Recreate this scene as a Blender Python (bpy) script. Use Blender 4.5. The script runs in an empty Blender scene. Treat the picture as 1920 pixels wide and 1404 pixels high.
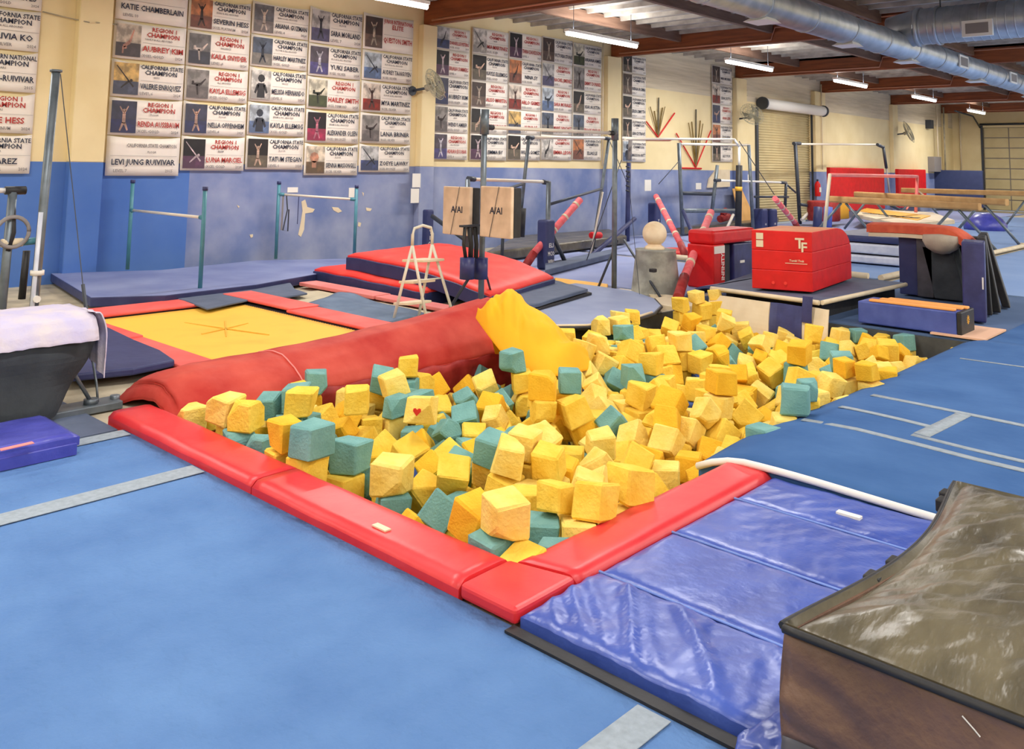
import bpy, bmesh, math, random
from mathutils import Vector, Matrix, Euler, noise
random.seed(7)
S = bpy.context.scene
C = S.collection
PI = math.pi
# ---------------------------------------------------------------- camera
H = 1.8; FPX = 1634.5; CX = 960.0; CY = 138.98
yaw, pitch, roll_ = 0.748142719, 0.102880557, 0.017521307
_f = Vector((-math.sin(yaw)*math.cos(pitch), math.cos(yaw)*math.cos(pitch), math.sin(pitch)))
_r = Vector((math.cos(yaw), math.sin(yaw), 0)); _u = _r.cross(_f)
R_ = _r*math.cos(roll_)+_u*math.sin(roll_); U_ = _u*math.cos(roll_)-_r*math.sin(roll_)
cam = bpy.data.objects.new('camera', bpy.data.cameras.new('camera')); C.objects.link(cam)
m = Matrix((R_, U_, -_f)).transposed().to_4x4(); m.translation = (0, 0, H); cam.matrix_world = m
cam.data.sensor_fit = 'HORIZONTAL'; cam.data.sensor_width = 36; cam.data.lens = FPX/1920*36
cam.data.shift_y = -(702-CY)/1920; cam.data.clip_start = .05; cam.data.clip_end = 200
S.camera = cam
# ---------------------------------------------------------------- light and exposure
S.view_settings.view_transform = 'Standard'; S.view_settings.look = 'None'
S.view_settings.gamma = 1; S.view_settings.use_curve_mapping = False
S.view_settings.exposure = 0.42
W = bpy.data.worlds.new('world'); S.world = W; W.use_nodes = True
W.node_tree.nodes['Background'].inputs[0].default_value = (.9, .95, 1, 1)
W.node_tree.nodes['Background'].inputs[1].default_value = .3
TUBE_W = 120.0          # power of one tube lamp in view
ROOM_W = 150.0         # power of one lamp of the rows out of view
def area(x, y, z, sx, sy, p, col=(1, .965, .92)):
    l = bpy.data.lights.new('tube_lamp', 'AREA'); l.shape = 'RECTANGLE'; l.size = sx; l.size_y = sy
    l.energy = p; l.color = col
    o = bpy.data.objects.new('tube_lamp', l); C.objects.link(o); o.location = (x, y, z)
    l2 = l.copy(); l2.energy = p*.35; l2.size = .1      # the bare tube also shines up at the roof
    q = bpy.data.objects.new('tube_lamp_upward', l2); C.objects.link(q); q.location = (x, y, z+.17); q.rotation_euler = (PI, 0, 0); return o
for X in (.8, 5.2):
    for Y in (-2.5, 2.5, 8, 14.6, 20.6, 26.5, 33.4, 41):
        area(X, Y, 4.4, .3, 2.4, ROOM_W*(.6 if Y < 9 else 1.25))
for Y in (-2.5, 2.0, 7.5): area(-4.8, Y, 4.4, .3, 2.4, ROOM_W*.62)
for Y in (-2.5, 2.0): area(-10.8, Y, 4.4, .3, 2.4, ROOM_W*.6)
# ---------------------------------------------------------------- pixel to place helpers (frame taken as 1920 x 1404)
def ray(x, y): return R_*((x-CX)/FPX) - U_*((y-CY)/FPX) + _f
def G(x, y, z=0.0):
    d = ray(x, y); t = (z-H)/d.z; return Vector((d.x*t, d.y*t, z))
def WX(x, y, X):
    d = ray(x, y); t = X/d.x; return Vector((X, d.y*t, H+d.z*t))
def WY(x, y, Y):
    d = ray(x, y); t = Y/d.y; return Vector((d.x*t, Y, H+d.z*t))
def ztop(P, py):
    v = Vector((P[0], P[1], 0)); a = v.dot(U_); c = v.dot(_f); b = U_.z; d = _f.z; k = (CY-py)/FPX
    return H+(k*c-a)/(b-k*d)
# ---------------------------------------------------------------- materials
def lin(c): return tuple(((v/255)/12.92 if v/255 <= .04045 else (((v/255)+.055)/1.055)**2.4) for v in c)+(1,)
MATS = {}
def mat(name, col, rough=.6, col2=None, scale=6, lo=.35, hi=.7, bump=0, bscale=60, metal=0, emit=0, stretch=None, coat=0, detail=4, spec=.5, bdist=.01):
    if name in MATS: return MATS[name]
    M = bpy.data.materials.new(name); M.use_nodes = True; nt = M.node_tree; N = nt.nodes; L = nt.links
    P = N['Principled BSDF']; P.inputs['Roughness'].default_value = rough; P.inputs['Metallic'].default_value = metal
    P.inputs['Specular IOR Level'].default_value = spec
    P.inputs['Coat Weight'].default_value = coat; P.inputs['Coat Roughness'].default_value = .25
    P.inputs['Base Color'].default_value = lin(col)
    M.diffuse_color = lin(col)
    tc = N.new('ShaderNodeTexCoord'); src = tc.outputs['Object']
    if stretch:
        mp = N.new('ShaderNodeMapping'); mp.inputs['Scale'].default_value = stretch; L.new(src, mp.inputs[0]); src = mp.outputs[0]
    if col2:
        n = N.new('ShaderNodeTexNoise'); n.inputs['Scale'].default_value = scale; n.inputs['Detail'].default_value = detail; L.new(src, n.inputs['Vector'])
        r = N.new('ShaderNodeValToRGB'); r.color_ramp.elements[0].position = lo; r.color_ramp.elements[1].position = hi
        r.color_ramp.elements[0].color = lin(col); r.color_ramp.elements[1].color = lin(col2)
        L.new(n.outputs['Fac'], r.inputs[0]); L.new(r.outputs[0], P.inputs['Base Color'])
    if bump:
        n = N.new('ShaderNodeTexNoise'); n.inputs['Scale'].default_value = bscale; n.inputs['Detail'].default_value = 5; L.new(src, n.inputs['Vector'])
        b = N.new('ShaderNodeBump'); b.inputs['Strength'].default_value = bump; b.inputs['Distance'].default_value = bdist
        L.new(n.outputs['Fac'], b.inputs['Height']); L.new(b.outputs[0], P.inputs['Normal'])
    if emit:
        P.inputs['Emission Color'].default_value = lin(col); P.inputs['Emission Strength'].default_value = emit
    MATS[name] = M; return M
m_cream = mat('cream_wall', (240, 222, 176), .8, (230, 210, 160), 1.2, bump=.1, bscale=25)
m_blue = mat('blue_wall', (106, 124, 174), .75, (156, 164, 194), 1.1, .38, .68, detail=8, bump=.1, bscale=25)
m_bluel = mat('blue_wall_fresh', (70, 112, 188), .7, (84, 124, 194), 1.2)
m_upper = mat('upper_wall', (222, 208, 182), .85, (202, 188, 162), 3, stretch=(1, .3, 6), bump=.2, bscale=12)
m_conc = mat('concrete', (196, 184, 158), .8, (150, 142, 124), 3.0, bump=.2, bscale=30)
m_roof = mat('roof_foil', (176, 172, 166), .55, (130, 124, 118), 2.0, bump=.5, bscale=5, bdist=.05)
m_roof2 = mat('roof_rib', (196, 190, 180), .5, (150, 142, 134), 3)
m_wood = mat('glulam_wood', (150, 80, 40), .6, (112, 56, 26), 2, stretch=(.6, 6, 6), bump=.2)
m_wood2 = mat('purlin_wood', (128, 98, 80), .7, (102, 74, 58), 2, stretch=(6, .6, 6))
m_pipe = mat('conduit_paint', (190, 130, 100), .5)
m_duct = mat('galvanised_duct', (190, 196, 204), .38, (160, 168, 178), 4, metal=.65, bump=.15, bscale=30)
m_white = mat('white_paint', (240, 238, 232), .5)
m_tube = mat('lit_tube', (255, 250, 240), .5, emit=9)
m_carpet = mat('blue_carpet', (82, 118, 172), .95, (104, 142, 194), 2.2, .25, .8, bump=1, bscale=9, bdist=.03, spec=.2, detail=9)
m_carpet2 = mat('spring_floor_carpet', (58, 96, 150), .95, (72, 110, 164), 2.0, bump=.4, bscale=14, spec=.2)
m_carpet3 = mat('lavender_carpet', (140, 152, 196), .9, (156, 166, 204), 1.0)
m_carpet4 = mat('light_blue_carpet', (128, 158, 206), .9, (140, 168, 212), 1.0)
m_carpet5 = mat('slate_carpet', (72, 98, 136), .9, (84, 108, 146), 1.5)
m_tape = mat('grey_tape', (158, 170, 182), .8, (142, 154, 164), 30, bump=.3, bscale=90)
m_red = mat('red_vinyl', (222, 42, 50), .42, (232, 66, 70), 3, .4, .8, bump=.35, bscale=7, coat=.15)
m_redold = mat('worn_red_vinyl', (178, 44, 36), .65, (214, 92, 76), 2.6, .4, .8, bump=.6, bscale=7, detail=8, spec=.3)
m_skirt = mat('dark_red_skirt', (142, 26, 28), .6, (176, 58, 54), 9)
m_pad = mat('faded_red_pad', (236, 86, 78), .55, (242, 112, 102), 2.5, bump=.25, bscale=6)
m_pink = mat('faded_pink_pad', (240, 130, 126), .6, (246, 150, 144), 2.5)
m_bed = mat('trampoline_bed', (254, 200, 70), .7, (246, 184, 60), 1.8, .5, .8)
m_cover = mat('orange_cover', (255, 184, 10), .75, (252, 174, 8), 3, bump=.3, bscale=5, bdist=.03)
m_vinyl = mat('blue_vinyl', (56, 80, 168), .34, (74, 100, 190), 3.5, bump=.8, bscale=3.6, coat=.25, bdist=.03, detail=7)
m_navy = mat('navy_vinyl', (44, 52, 100), .5, (58, 66, 112), 4, bump=.3, bscale=12)
m_navy2 = mat('deep_navy_vinyl', (36, 40, 92), .45, (52, 58, 118), 5, bump=.3, bscale=12, coat=.1)
m_slate = mat('slate_mat', (84, 96, 120), .75, (98, 110, 134), 4, bump=.2, bscale=20)
m_crash = mat('crash_mat_red', (244, 58, 48), .5, (248, 84, 70), 3, .5, .8, bump=.3, bscale=5)
m_black = mat('black_vinyl', (30, 30, 32), .55, (44, 44, 46), 6, bump=.3, bscale=14)
m_char = mat('charcoal_cloth', (50, 56, 62), .85, (62, 68, 74), 5, bump=.6, bscale=4, bdist=.03)
m_olive = mat('worn_olive_vinyl', (112, 104, 82), .38, (64, 59, 47), 2.4, .3, .7, bump=.9, bscale=3.0, coat=.35, stretch=(2.2, 1, 1), bdist=.04, detail=7)
m_brown = mat('brown_vinyl', (122, 92, 76), .45, (98, 72, 60), 4, bump=.9, bscale=7, coat=.15, bdist=.03)
m_lowbl = mat('grey_black_vinyl', (78, 78, 88), .5, (50, 50, 56), 4)
m_towel = mat('lavender_towel', (196, 190, 222), .95, (216, 206, 210), 5, bump=.8, bscale=7, bdist=.03)
m_purple = mat('violet_blue_vinyl', (84, 88, 190), .35, (66, 70, 168), 5, bump=.6, bscale=7, coat=.3, bdist=.02)
m_steel = mat('grey_steel', (120, 130, 138), .4, (98, 108, 116), 8, metal=.4)
m_dsteel = mat('dark_steel', (64, 70, 80), .45, metal=.3)
m_teal = mat('teal_post', (70, 132, 150), .45, (82, 146, 162), 6)
m_bar = mat('fibreglass_bar', (232, 222, 206), .5)
m_ladder = mat('cream_ladder_paint', (226, 222, 204), .5)
m_foamA = mat('pale_yellow_foam', (253, 226, 128), .95, (247, 210, 98), 9, bump=.8, bscale=45, spec=.15)
m_foamB = mat('yellow_foam', (252, 216, 92), .95, (242, 198, 68), 9, bump=.8, bscale=45, spec=.15)
m_foamC = mat('golden_foam', (248, 196, 50), .95, (236, 178, 36), 8, bump=.6, bscale=70)
m_foamT = mat('teal_foam', (124, 176, 172), .95, (106, 158, 156), 8, bump=.6, bscale=70)
m_foamN = mat('dark_blue_foam', (56, 84, 150), .95, (46, 70, 132), 8, bump=.6, bscale=70)
m_foamR = mat('red_paint_mark', (232, 66, 48), .8)
m_pit = mat('pit_liner', (64, 66, 68), .85, (84, 86, 84), 5, bump=.2)
m_tan = mat('tan_vinyl', (238, 212, 184), .6, (206, 178, 148), 4)
m_creamv = mat('cream_vinyl', (232, 216, 186), .6, (222, 204, 172), 5)
m_redbox = mat('bright_red_vinyl', (224, 14, 20), .5, (206, 8, 14), 6, bump=.3, bscale=10)
m_redtop = mat('pale_orange_top', (232, 130, 84), .6, (236, 160, 110), 4)  # paler orange used on the top face of the red block
m_salmon = mat('salmon_suede', (226, 106, 72), .8, (206, 82, 58), 7)
m_beam = mat('balance_beam_suede', (206, 162, 104), .8, (184, 138, 82), 4, stretch=(1, 1, 1))
m_orange = mat('orange_strip', (255, 176, 96), .6)
m_galv = mat('weathered_drum', (172, 172, 162), .6, (136, 136, 128), 5, lo=.4, hi=.6, metal=.1, bump=.2, detail=8)
m_ball = mat('cream_leather', (250, 232, 200), .7, (226, 198, 158), 5)
m_pinkf = mat('pink_foam_sleeve', (240, 96, 104), .7, (246, 130, 134), 14)
m_paper = mat('white_paper', (238, 234, 226), .8)
m_banner = mat('banner_vinyl', (240, 232, 222), .6, (232, 224, 214), 2.5, bump=.15, bscale=4)
m_ink = mat('navy_ink', (44, 50, 70), .7)
m_inkr = mat('red_ink', (176, 50, 44), .7)
m_inkg = mat('grey_ink', (140, 134, 132), .7)
m_door = mat('door_steel', (212, 196, 150), .6, (202, 184, 138), 2)
m_ply = mat('plywood', (226, 174, 104), .7, (214, 160, 92), 4, stretch=(1, 1, .3))
m_yel = mat('yellow_mat', (246, 186, 60), .6, (238, 174, 48), 4)
m_green = mat('green_edge', (120, 160, 110), .7)
m_fan = mat('fan_grey', (176, 172, 150), .6)
m_shiny = mat('silver_vinyl', (222, 226, 238), .3, (196, 202, 220), 6, bump=.5, bscale=5, coat=.4)
# ---------------------------------------------------------------- mesh helpers
def NB(): return bmesh.new()
def box(bm, a, b, mi=0):
    x0, x1 = sorted((a[0], b[0])); y0, y1 = sorted((a[1], b[1])); z0, z1 = sorted((a[2], b[2]))
    v = [bm.verts.new(p) for p in ((x0,y0,z0),(x1,y0,z0),(x1,y1,z0),(x0,y1,z0),(x0,y0,z1),(x1,y0,z1),(x1,y1,z1),(x0,y1,z1))]
    for f in ((3,2,1,0),(4,5,6,7),(0,1,5,4),(1,2,6,5),(2,3,7,6),(3,0,4,7)):
        bm.faces.new([v[i] for i in f]).material_index = mi
    return bm
def hexa(bm, lo, hi, mi=0, ms=None):
    n = len(lo); a = [bm.verts.new(p) for p in lo]; b = [bm.verts.new(p) for p in hi]
    fs = [bm.faces.new(a[::-1]), bm.faces.new(b)]
    for i in range(n): fs.append(bm.faces.new((a[i], a[(i+1) % n], b[(i+1) % n], b[i])))
    for f in fs: f.material_index = mi
    if ms is not None:
        for f in fs[2:]: f.material_index = ms
    bmesh.ops.recalc_face_normals(bm, faces=fs); return bm
def slab(bm, pts, th, mi=0, ms=None): return hexa(bm, [Vector(p)-Vector((0, 0, th)) for p in pts], [Vector(p) for p in pts], mi, ms)
def plate(bm, pts, off, mi=0):
    off = Vector(off); return hexa(bm, [Vector(p) for p in pts], [Vector(p)+off for p in pts], mi)
def tube(bm, pts, r, n=8, mi=0, r2=None):
    pts = [Vector(p) for p in pts]; rings = []
    for i, p in enumerate(pts):
        d = (pts[min(i+1, len(pts)-1)]-pts[max(i-1, 0)]).normalized()
        s = d.cross(Vector((0, 0, 1)) if abs(d.z) < .95 else Vector((1, 0, 0))).normalized(); t = d.cross(s)
        rr = r if r2 is None else r+(r2-r)*i/(len(pts)-1)
        rings.append([bm.verts.new(p+(s*math.cos(2*PI*k/n)+t*math.sin(2*PI*k/n))*rr) for k in range(n)])
    fs = []
    for a, b in zip(rings, rings[1:]):
        for k in range(n):
            f = bm.faces.new((a[k], a[(k+1) % n], b[(k+1) % n], b[k])); f.smooth = n > 5; fs.append(f)
    fs.append(bm.faces.new(rings[0][::-1])); fs.append(bm.faces.new(rings[-1]))
    for f in fs: f.material_index = mi
    bmesh.ops.recalc_face_normals(bm, faces=fs); return bm
def lathe(bm, c, prof, n=24, mi=0):
    rings = [[bm.verts.new((c[0]+r*math.cos(2*PI*k/n), c[1]+r*math.sin(2*PI*k/n), c[2]+z)) for k in range(n)] for r, z in prof]
    for a, b in zip(rings, rings[1:]):
        for k in range(n):
            f = bm.faces.new((a[k], a[(k+1) % n], b[(k+1) % n], b[k])); f.smooth = True; f.material_index = mi
    bm.faces.new(rings[0][::-1]); bm.faces.new(rings[-1]); return bm
def sheet(bm, fn, nu, nv, off=(0, 0, -.02), mi=0, mis=None, smooth=True):
    off = Vector(off); T = [[bm.verts.new(fn(i/nu, j/nv)) for j in range(nv+1)] for i in range(nu+1)]
    B = [[bm.verts.new(T[i][j].co+off) for j in range(nv+1)] for i in range(nu+1)]; fs = []
    for i in range(nu):
        for j in range(nv):
            f = bm.faces.new((T[i][j], T[i+1][j], T[i+1][j+1], T[i][j+1])); f.smooth = smooth; f.material_index = mi; fs.append(f)
            f = bm.faces.new((B[i][j], B[i][j+1], B[i+1][j+1], B[i+1][j])); f.material_index = mi; fs.append(f)
    ms = mi if mis is None else mis
    def side(a, b, c, d):
        f = bm.faces.new((a, b, c, d)); f.material_index = ms; fs.append(f)
    for i in range(nu):
        side(T[i+1][0], T[i][0], B[i][0], B[i+1][0]); side(T[i][nv], T[i+1][nv], B[i+1][nv], B[i][nv])
    for j in range(nv):
        side(T[0][j], T[0][j+1], B[0][j+1], B[0][j]); side(T[nu][j+1], T[nu][j], B[nu][j], B[nu][j+1])
    bmesh.ops.recalc_face_normals(bm, faces=fs); return bm
def bil(c, u, v):
    return (Vector(c[0])*(1-u)+Vector(c[1])*u)*(1-v)+(Vector(c[3])*(1-u)+Vector(c[2])*u)*v
def nz(x, y, z=0.0, s=1.0): return noise.noise(Vector((x*s, y*s, z)))
def obj(name, bm, ms, parent=None, bevel=0, seg=2, label=None, cat=None, group=None, kind=None):
    if not isinstance(ms, (list, tuple)): ms = [ms]
    off = parent.location.copy() if parent is not None and parent.get('_root') else Vector((0, 0, 0))
    if parent is not None and not parent.get('_root'):
        q = parent.parent; 
        if q is not None: off = q.location.copy()
    if off.length: bmesh.ops.translate(bm, verts=bm.verts, vec=-off)
    me = bpy.data.meshes.new(name); bm.to_mesh(me); bm.free()
    for M in ms: me.materials.append(M)
    o = bpy.data.objects.new(name, me); C.objects.link(o)
    if parent is not None: o.parent = parent
    if bevel:
        b = o.modifiers.new('bevel', 'BEVEL'); b.width = bevel; b.segments = seg; b.limit_method = 'ANGLE'; b.angle_limit = .7
    tag(o, label, cat, group, kind); return o
def tag(o, label=None, cat=None, group=None, kind=None):
    if label: o['label'] = label
    if cat: o['category'] = cat
    if group: o['group'] = group
    if kind: o['kind'] = kind
    return o
def root(name, loc, label, cat, group=None):
    o = bpy.data.objects.new(name, None); C.objects.link(o); o.location = loc; o['_root'] = 1; o.empty_display_size = .1
    return tag(o, label, cat, group)
def copy_tree(o, parent=None):
    c = o.copy(); C.objects.link(c); c.parent = parent
    for ch in list(o.children): copy_tree(ch, c)
    return c
_tc = {}
def text_tris(s):
    if s in _tc: return _tc[s]
    cu = bpy.data.curves.new('t', 'FONT'); cu.body = s; cu.align_x = 'LEFT'; cu.resolution_u = 1; cu.fill_mode = 'FRONT'; cu.offset = .022
    o = bpy.data.objects.new('t', cu); C.objects.link(o)
    dg = bpy.context.evaluated_depsgraph_get(); me = o.evaluated_get(dg).to_mesh()
    vs = [(v.co.x, v.co.y) for v in me.vertices]; fs = [tuple(p.vertices) for p in me.polygons]
    bpy.data.objects.remove(o); bpy.data.curves.remove(cu)
    x0 = min(v[0] for v in vs); x1 = max(v[0] for v in vs)
    _tc[s] = ([(x-x0, y) for x, y in vs], fs, x1-x0); return _tc[s]
def put_text(bm, s, o, ux, uy, w, h, mi=0, align='C', maxw=None):
    """writes s with cap height h, inside width w, its base line starting at o along ux"""
    if not s: return
    vs, fs, tw = text_tris(s); sy = h/.7; sx = min(sy, w/tw); L = tw*sx
    dx = {'C': (w-L)/2, 'L': 0, 'R': w-L}[align]
    vv = [bm.verts.new(o+ux*(dx+x*sx)+uy*(y*sy)) for x, y in vs]
    for f in fs:
        try: bm.faces.new([vv[i] for i in f]).material_index = mi
        except ValueError: pass
def quad(bm, o, ux, uy, x0, x1, y0, y1, mi=0):
    f = bm.faces.new([bm.verts.new(o+ux*x+uy*y) for x, y in ((x0,y0),(x1,y0),(x1,y1),(x0,y1))]); f.material_index = mi; return f
# ================================================================ SETTING
YF = 47.0; XW = -13.5; XR = 7.5; YB = -4.5; ZC = 5.12
PX0, PX1, PY0, PY1 = -6.2, -2.62, 2.95, 10.42            # foam pit
bm = NB()
for a, b in (((XW, YB), (PX0, YF)), ((PX1, YB), (XR, YF)), ((PX0, YB), (PX1, PY0)), ((PX0, PY1), (PX1, YF))):
    box(bm, (a[0], a[1], -.9), (b[0], b[1], -.03))
obj('floor', bm, m_conc, kind='structure')
bm = NB()
box(bm, (PX0, PY0, -1.0), (PX1, PY1, -.88))
box(bm, (PX0, PY0, -.88), (PX0+.03, PY1, -.02)); box(bm, (PX1-.03, PY0, -.88), (PX1, PY1, -.02))
box(bm, (PX0+.03, PY0, -.88), (PX1-.03, PY0+.03, -.02)); box(bm, (PX0+.03, PY1-.03, -.88), (PX1-.03, PY1, -.02))
obj('trim_5', bm, m_pit, label='dark grey liner of the foam pit', kind='structure')
# left wall in bands, with a hole for the roll-up door
D0, D1, DZ = 26.35, 30.45, 3.78
bm = NB()
def wband(z0, z1, mi, y0=YB, y1=YF):
    if z0 < DZ and y0 < D0 and y1 > D1:
        box(bm, (XW-.25, y0, z0), (XW, D0, min(z1, DZ)), mi); box(bm, (XW-.25, D1, z0), (XW, y1, min(z1, DZ)), mi)
        if z1 > DZ: box(bm, (XW-.25, y0, DZ), (XW, y1, z1), mi)
    else: box(bm, (XW-.25, y0, z0), (XW, y1, z1), mi)
box(bm, (XW-.25, YB, -.1), (XW, 6.9, 1.72), 2); box(bm, (XW-.25, 6.9, -.1), (XW, D0, 1.72), 1); box(bm, (XW-.25, D1, -.1), (XW, YF, 1.72), 1)
box(bm, (XW-.25, YB, 1.72), (XW, D0, 3.6), 0); box(bm, (XW-.25, D1, 1.72), (XW, YF, 3.6), 0)
box(bm, (XW-.25, YB, 3.6), (XW, 18.9, ZC), 0)
box(bm, (XW-.25, 18.9, 3.6), (XW, D0, 3.95), 0); box(bm, (XW-.25, 18.9, 3.95), (XW, D0, ZC), 3)
box(bm, (XW-.25, D0, DZ), (XW, D1, ZC), 3); box(bm, (XW-.25, D1, 3.6), (XW, YF, 3.95), 0); box(bm, (XW-.25, D1, 3.95), (XW, YF, ZC), 3)
wl = obj('wall_left', bm, [m_cream, m_blue, m_bluel, m_upper], kind='structure')
# horizontal board marks on the upper band
bm = NB()
for z in (4.12, 4.3, 4.48, 4.66, 4.84):
    for a, b in ((18.95, 24.5), (25.7, 30.9), (32, 38.2), (39.2, 45)): box(bm, (XW, a, z), (XW+.012, b, z+.02))
obj('wall_joint', bm, m_upper, parent=wl)
# pilasters
for i, (y0, y1) in enumerate(((4.98, 5.46), (11.7, 12.08), (18.0, 18.6), (24.75, 25.4), (30.5, 31.4), (38.3, 38.9), (45.3, 45.8))):
    bm = NB(); d = XW+.16
    box(bm, (XW, y0, 1.72), (d, y1, 4.62), 0); box(bm, (XW, y0, -.1), (d, y1, 1.72), 2 if i == 0 else 1)
    obj('trim_%d' % (10+i), bm, [m_cream, m_blue, m_bluel], kind='structure', bevel=.01, seg=1)
# flakes of paint, stains and faded lettering on the blue wall
bm = NB()
fl = [[(565,378),(572,374),(576,388),(590,392),(586,398),(572,400),(570,430),(564,444),(559,440),(564,415),(567,395)],
      [(622,388),(634,389),(641,396),(634,399),(625,394)], [(686,389),(697,391),(694,396),(687,395)],
      [(672,416),(677,418),(675,425),(671,424)], [(468,440),(474,439),(474,444),(470,446)], [(444,384),(449,387),(447,390)], [(679,360),(682,362),(681,368)]]
for p in fl:
    bm = NB(); plate(bm, [WX(x, y, XW+.001) for x, y in p], (.006, 0, 0)); obj('paint_flake', bm, m_creamv, parent=wl)
# far wall with sectional door
bm = NB()
fd0 = WY(1845, 300, YF).x; fd1 = fd0+4.4; fz = 3.98
box(bm, (XW-.25, YF, -.1), (fd0, YF+.25, ZC)); box(bm, (fd1, YF, -.1), (XR, YF+.25, ZC)); box(bm, (fd0, YF, fz), (fd1, YF+.25, ZC))
obj('wall_far', bm, m_cream, kind='structure')
bm = NB(); box(bm, (XR, YB, -.1), (XR+.25, YF, ZC)); obj('wall_right', bm, m_cream, kind='structure')
bm = NB(); box(bm, (XW-.25, YB-.25, -.1), (XR+.25, YB, ZC)); obj('wall_back', bm, m_cream, kind='structure')
# ceiling
bm = NB(); box(bm, (XW-.25, YB-.25, ZC), (XR+.25, YF+.25, ZC+.2)); ce = obj('ceiling', bm, m_roof, kind='structure')
bm = NB(); y = 6.0
while y < YF: box(bm, (XW, y, ZC-.09), (XR, y+.06, ZC)); y += .61
o = obj('joist', bm, m_roof2, parent=ce); o['kind'] = 'stuff'
beam_y = (5.3, 11.9, 18.4, 25.0, 31.4, 38.6, 45.4)
for y in beam_y:
    bm = NB(); box(bm, (XW+.02, y-.09, 4.63), (XR-.02, y+.09, 5.1))
    b = root('roof_beam', (-3, y, 4.63), 'x', 'beam', 'glued timber roof beams'); bb = obj('timber', bm, m_wood, b, bevel=.01, seg=1)
    bm = NB(); tube(bm, [(XW+.3, y-.11, 4.7), (-9.0, y-.11, 4.7), (-8.9, y-.11, 4.98), (XR-1, y-.11, 4.98)], .022, 6); obj('conduit', bm, m_pipe, b)
    b['label'] = {5.3: 'brown timber roof beam nearest the camera, above the wall pilaster', 11.9: 'brown timber beam landing beside the first hanging light tube', 18.4: 'brown timber beam behind the second light tube, over the banner strip',
                  25.0: 'brown timber beam behind the third light tube', 31.4: 'brown timber beam right of the roll-up door, behind the fourth light tube', 38.6: 'brown timber beam behind the fifth light tube', 45.4: 'farthest brown timber roof beam near the far wall'}[y]
k = 0
for x in (-11.4, -9.0, -6.6, -4.2):
    for y0, y1 in zip(beam_y[1:], beam_y[2:]):
        bm = NB(); box(bm, (x-.05, y0+.1, ZC-.27), (x+.05, y1-.1, ZC-.03))
        kx = (-11.4, -9.0, -6.6, -4.2).index(x); ky = beam_y.index(y0)
        obj('roof_purlin', bm, m_wood2, label='grey-brown purlin, %s from the wall, in the %s roof bay from the camera' % (('nearest', 'second', 'third', 'fourth')[kx], ('', 'first', 'second', 'third', 'fourth', 'farthest')[ky]), cat='beam', group='roof purlins between the beams')
# roll-up door
door = root('door_1', (XW, (D0+D1)/2, 0), None, None); door['kind'] = 'structure'
bm = NB(); n = 44
def slat(u, v):
    z = .02+u*(DZ-.02); return Vector((XW-.06+.022*math.sin(u*n*2*PI), D0+v*(D1-D0), z))
sheet(bm, slat, n*4, 1, (-.01, 0, 0)); obj('slat_curtain', bm, m_door, door)['kind'] = 'stuff'
bm = NB(); yl0, yl1 = WX(1430, 200, XW+.2).y, WX(1541, 210, XW+.2).y
tube(bm, [(XW+.22, yl0, 3.92), (XW+.22, yl1, 3.92)], .18, 20); obj('roller_housing', bm, m_white, door)
bm = NB(); tube(bm, [(XW+.22, yl1, 3.92), (XW+.22, yl1+.1, 3.92)], .21, 20); tube(bm, [(XW+.22, yl0-.08, 3.92), (XW+.22, yl0, 3.92)], .21, 20); obj('roller_end_plate', bm, m_dsteel, door)
bm = NB(); box(bm, (XW, D0-.14, -.03), (XW+.06, D0, DZ)); box(bm, (XW, D1, -.03), (XW+.06, D1+.1, DZ)); obj('guide_rail', bm, m_dsteel, door)
d2 = root('door_2', ((fd0+fd1)/2, YF, 0), None, None); d2['kind'] = 'structure'
rows = 8
for c in range(4):
    for r in range(rows):
        bm = NB(); w = (fd1-fd0)/4; h = fz/rows
        box(bm, (fd0+c*w+.02, YF+.06, r*h+.02), (fd0+c*w+w-.02, YF+.12, r*h+h-.02)); obj('panel', bm, m_door, d2, bevel=.015, seg=1)
bm = NB(); box(bm, (fd0, YF+.1, 0), (fd1, YF+.16, fz)); obj('door_backing', bm, m_inkg, d2)
bm = NB(); box(bm, (fd0-.1, YF-.05, 0), (fd0, YF+.05, fz+.1)); tube(bm, [(fd0-.1, YF-.15, fz+.15), (fd1, YF-.15, fz+.15)], .05, 8)
tube(bm, [(fd0-.1, YF-.1, fz), (fd0-.1, YF-1.2, fz+.5), (fd0-.1, YF-4, fz+.6)], .04, 6); obj('door_track', bm, m_dsteel, d2)
# light fixtures
def fixture(x, y, lab):
    r = root('tube_light', (x, y, 4.5), lab, 'light', None)
    bm = NB(); box(bm, (x-.07, y-1.22, 4.46), (x+.07, y+1.22, 4.52)); obj('housing', bm, m_white, r, bevel=.01, seg=1)
    bm = NB(); tube(bm, [(x, y-1.2, 4.425), (x, y+1.2, 4.425)], .045, 12); obj('lit_tube', bm, m_tube, r)
    for k in (-1, 1): bm = NB(); tube(bm, [(x, y+k, 4.52), (x, y+k, ZC)], .006, 5); obj('hanger', bm, m_dsteel, r)
    area(x, y, 4.37, .22, 2.3, TUBE_W)
for x, y, lab in ((-11.0, 8.5, 'long lit tube light hanging above the five banner columns, nearest the camera'), (-10.95, 14.6, 'lit tube light over the second group of banners'),
                  (-10.7, 20.55, 'lit tube light left of the roll-up door, third in the row'), (-10.45, 26.5, 'lit tube light right of the roll-up door, fourth in the row'),
                  (-10.5, 33.4, 'lit tube light fifth in the row, above the wall fan on the right'), (-11.0, 41.8, 'smallest, farthest lit tube light near the garage door')):
    fixture(x, y, lab)
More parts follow.
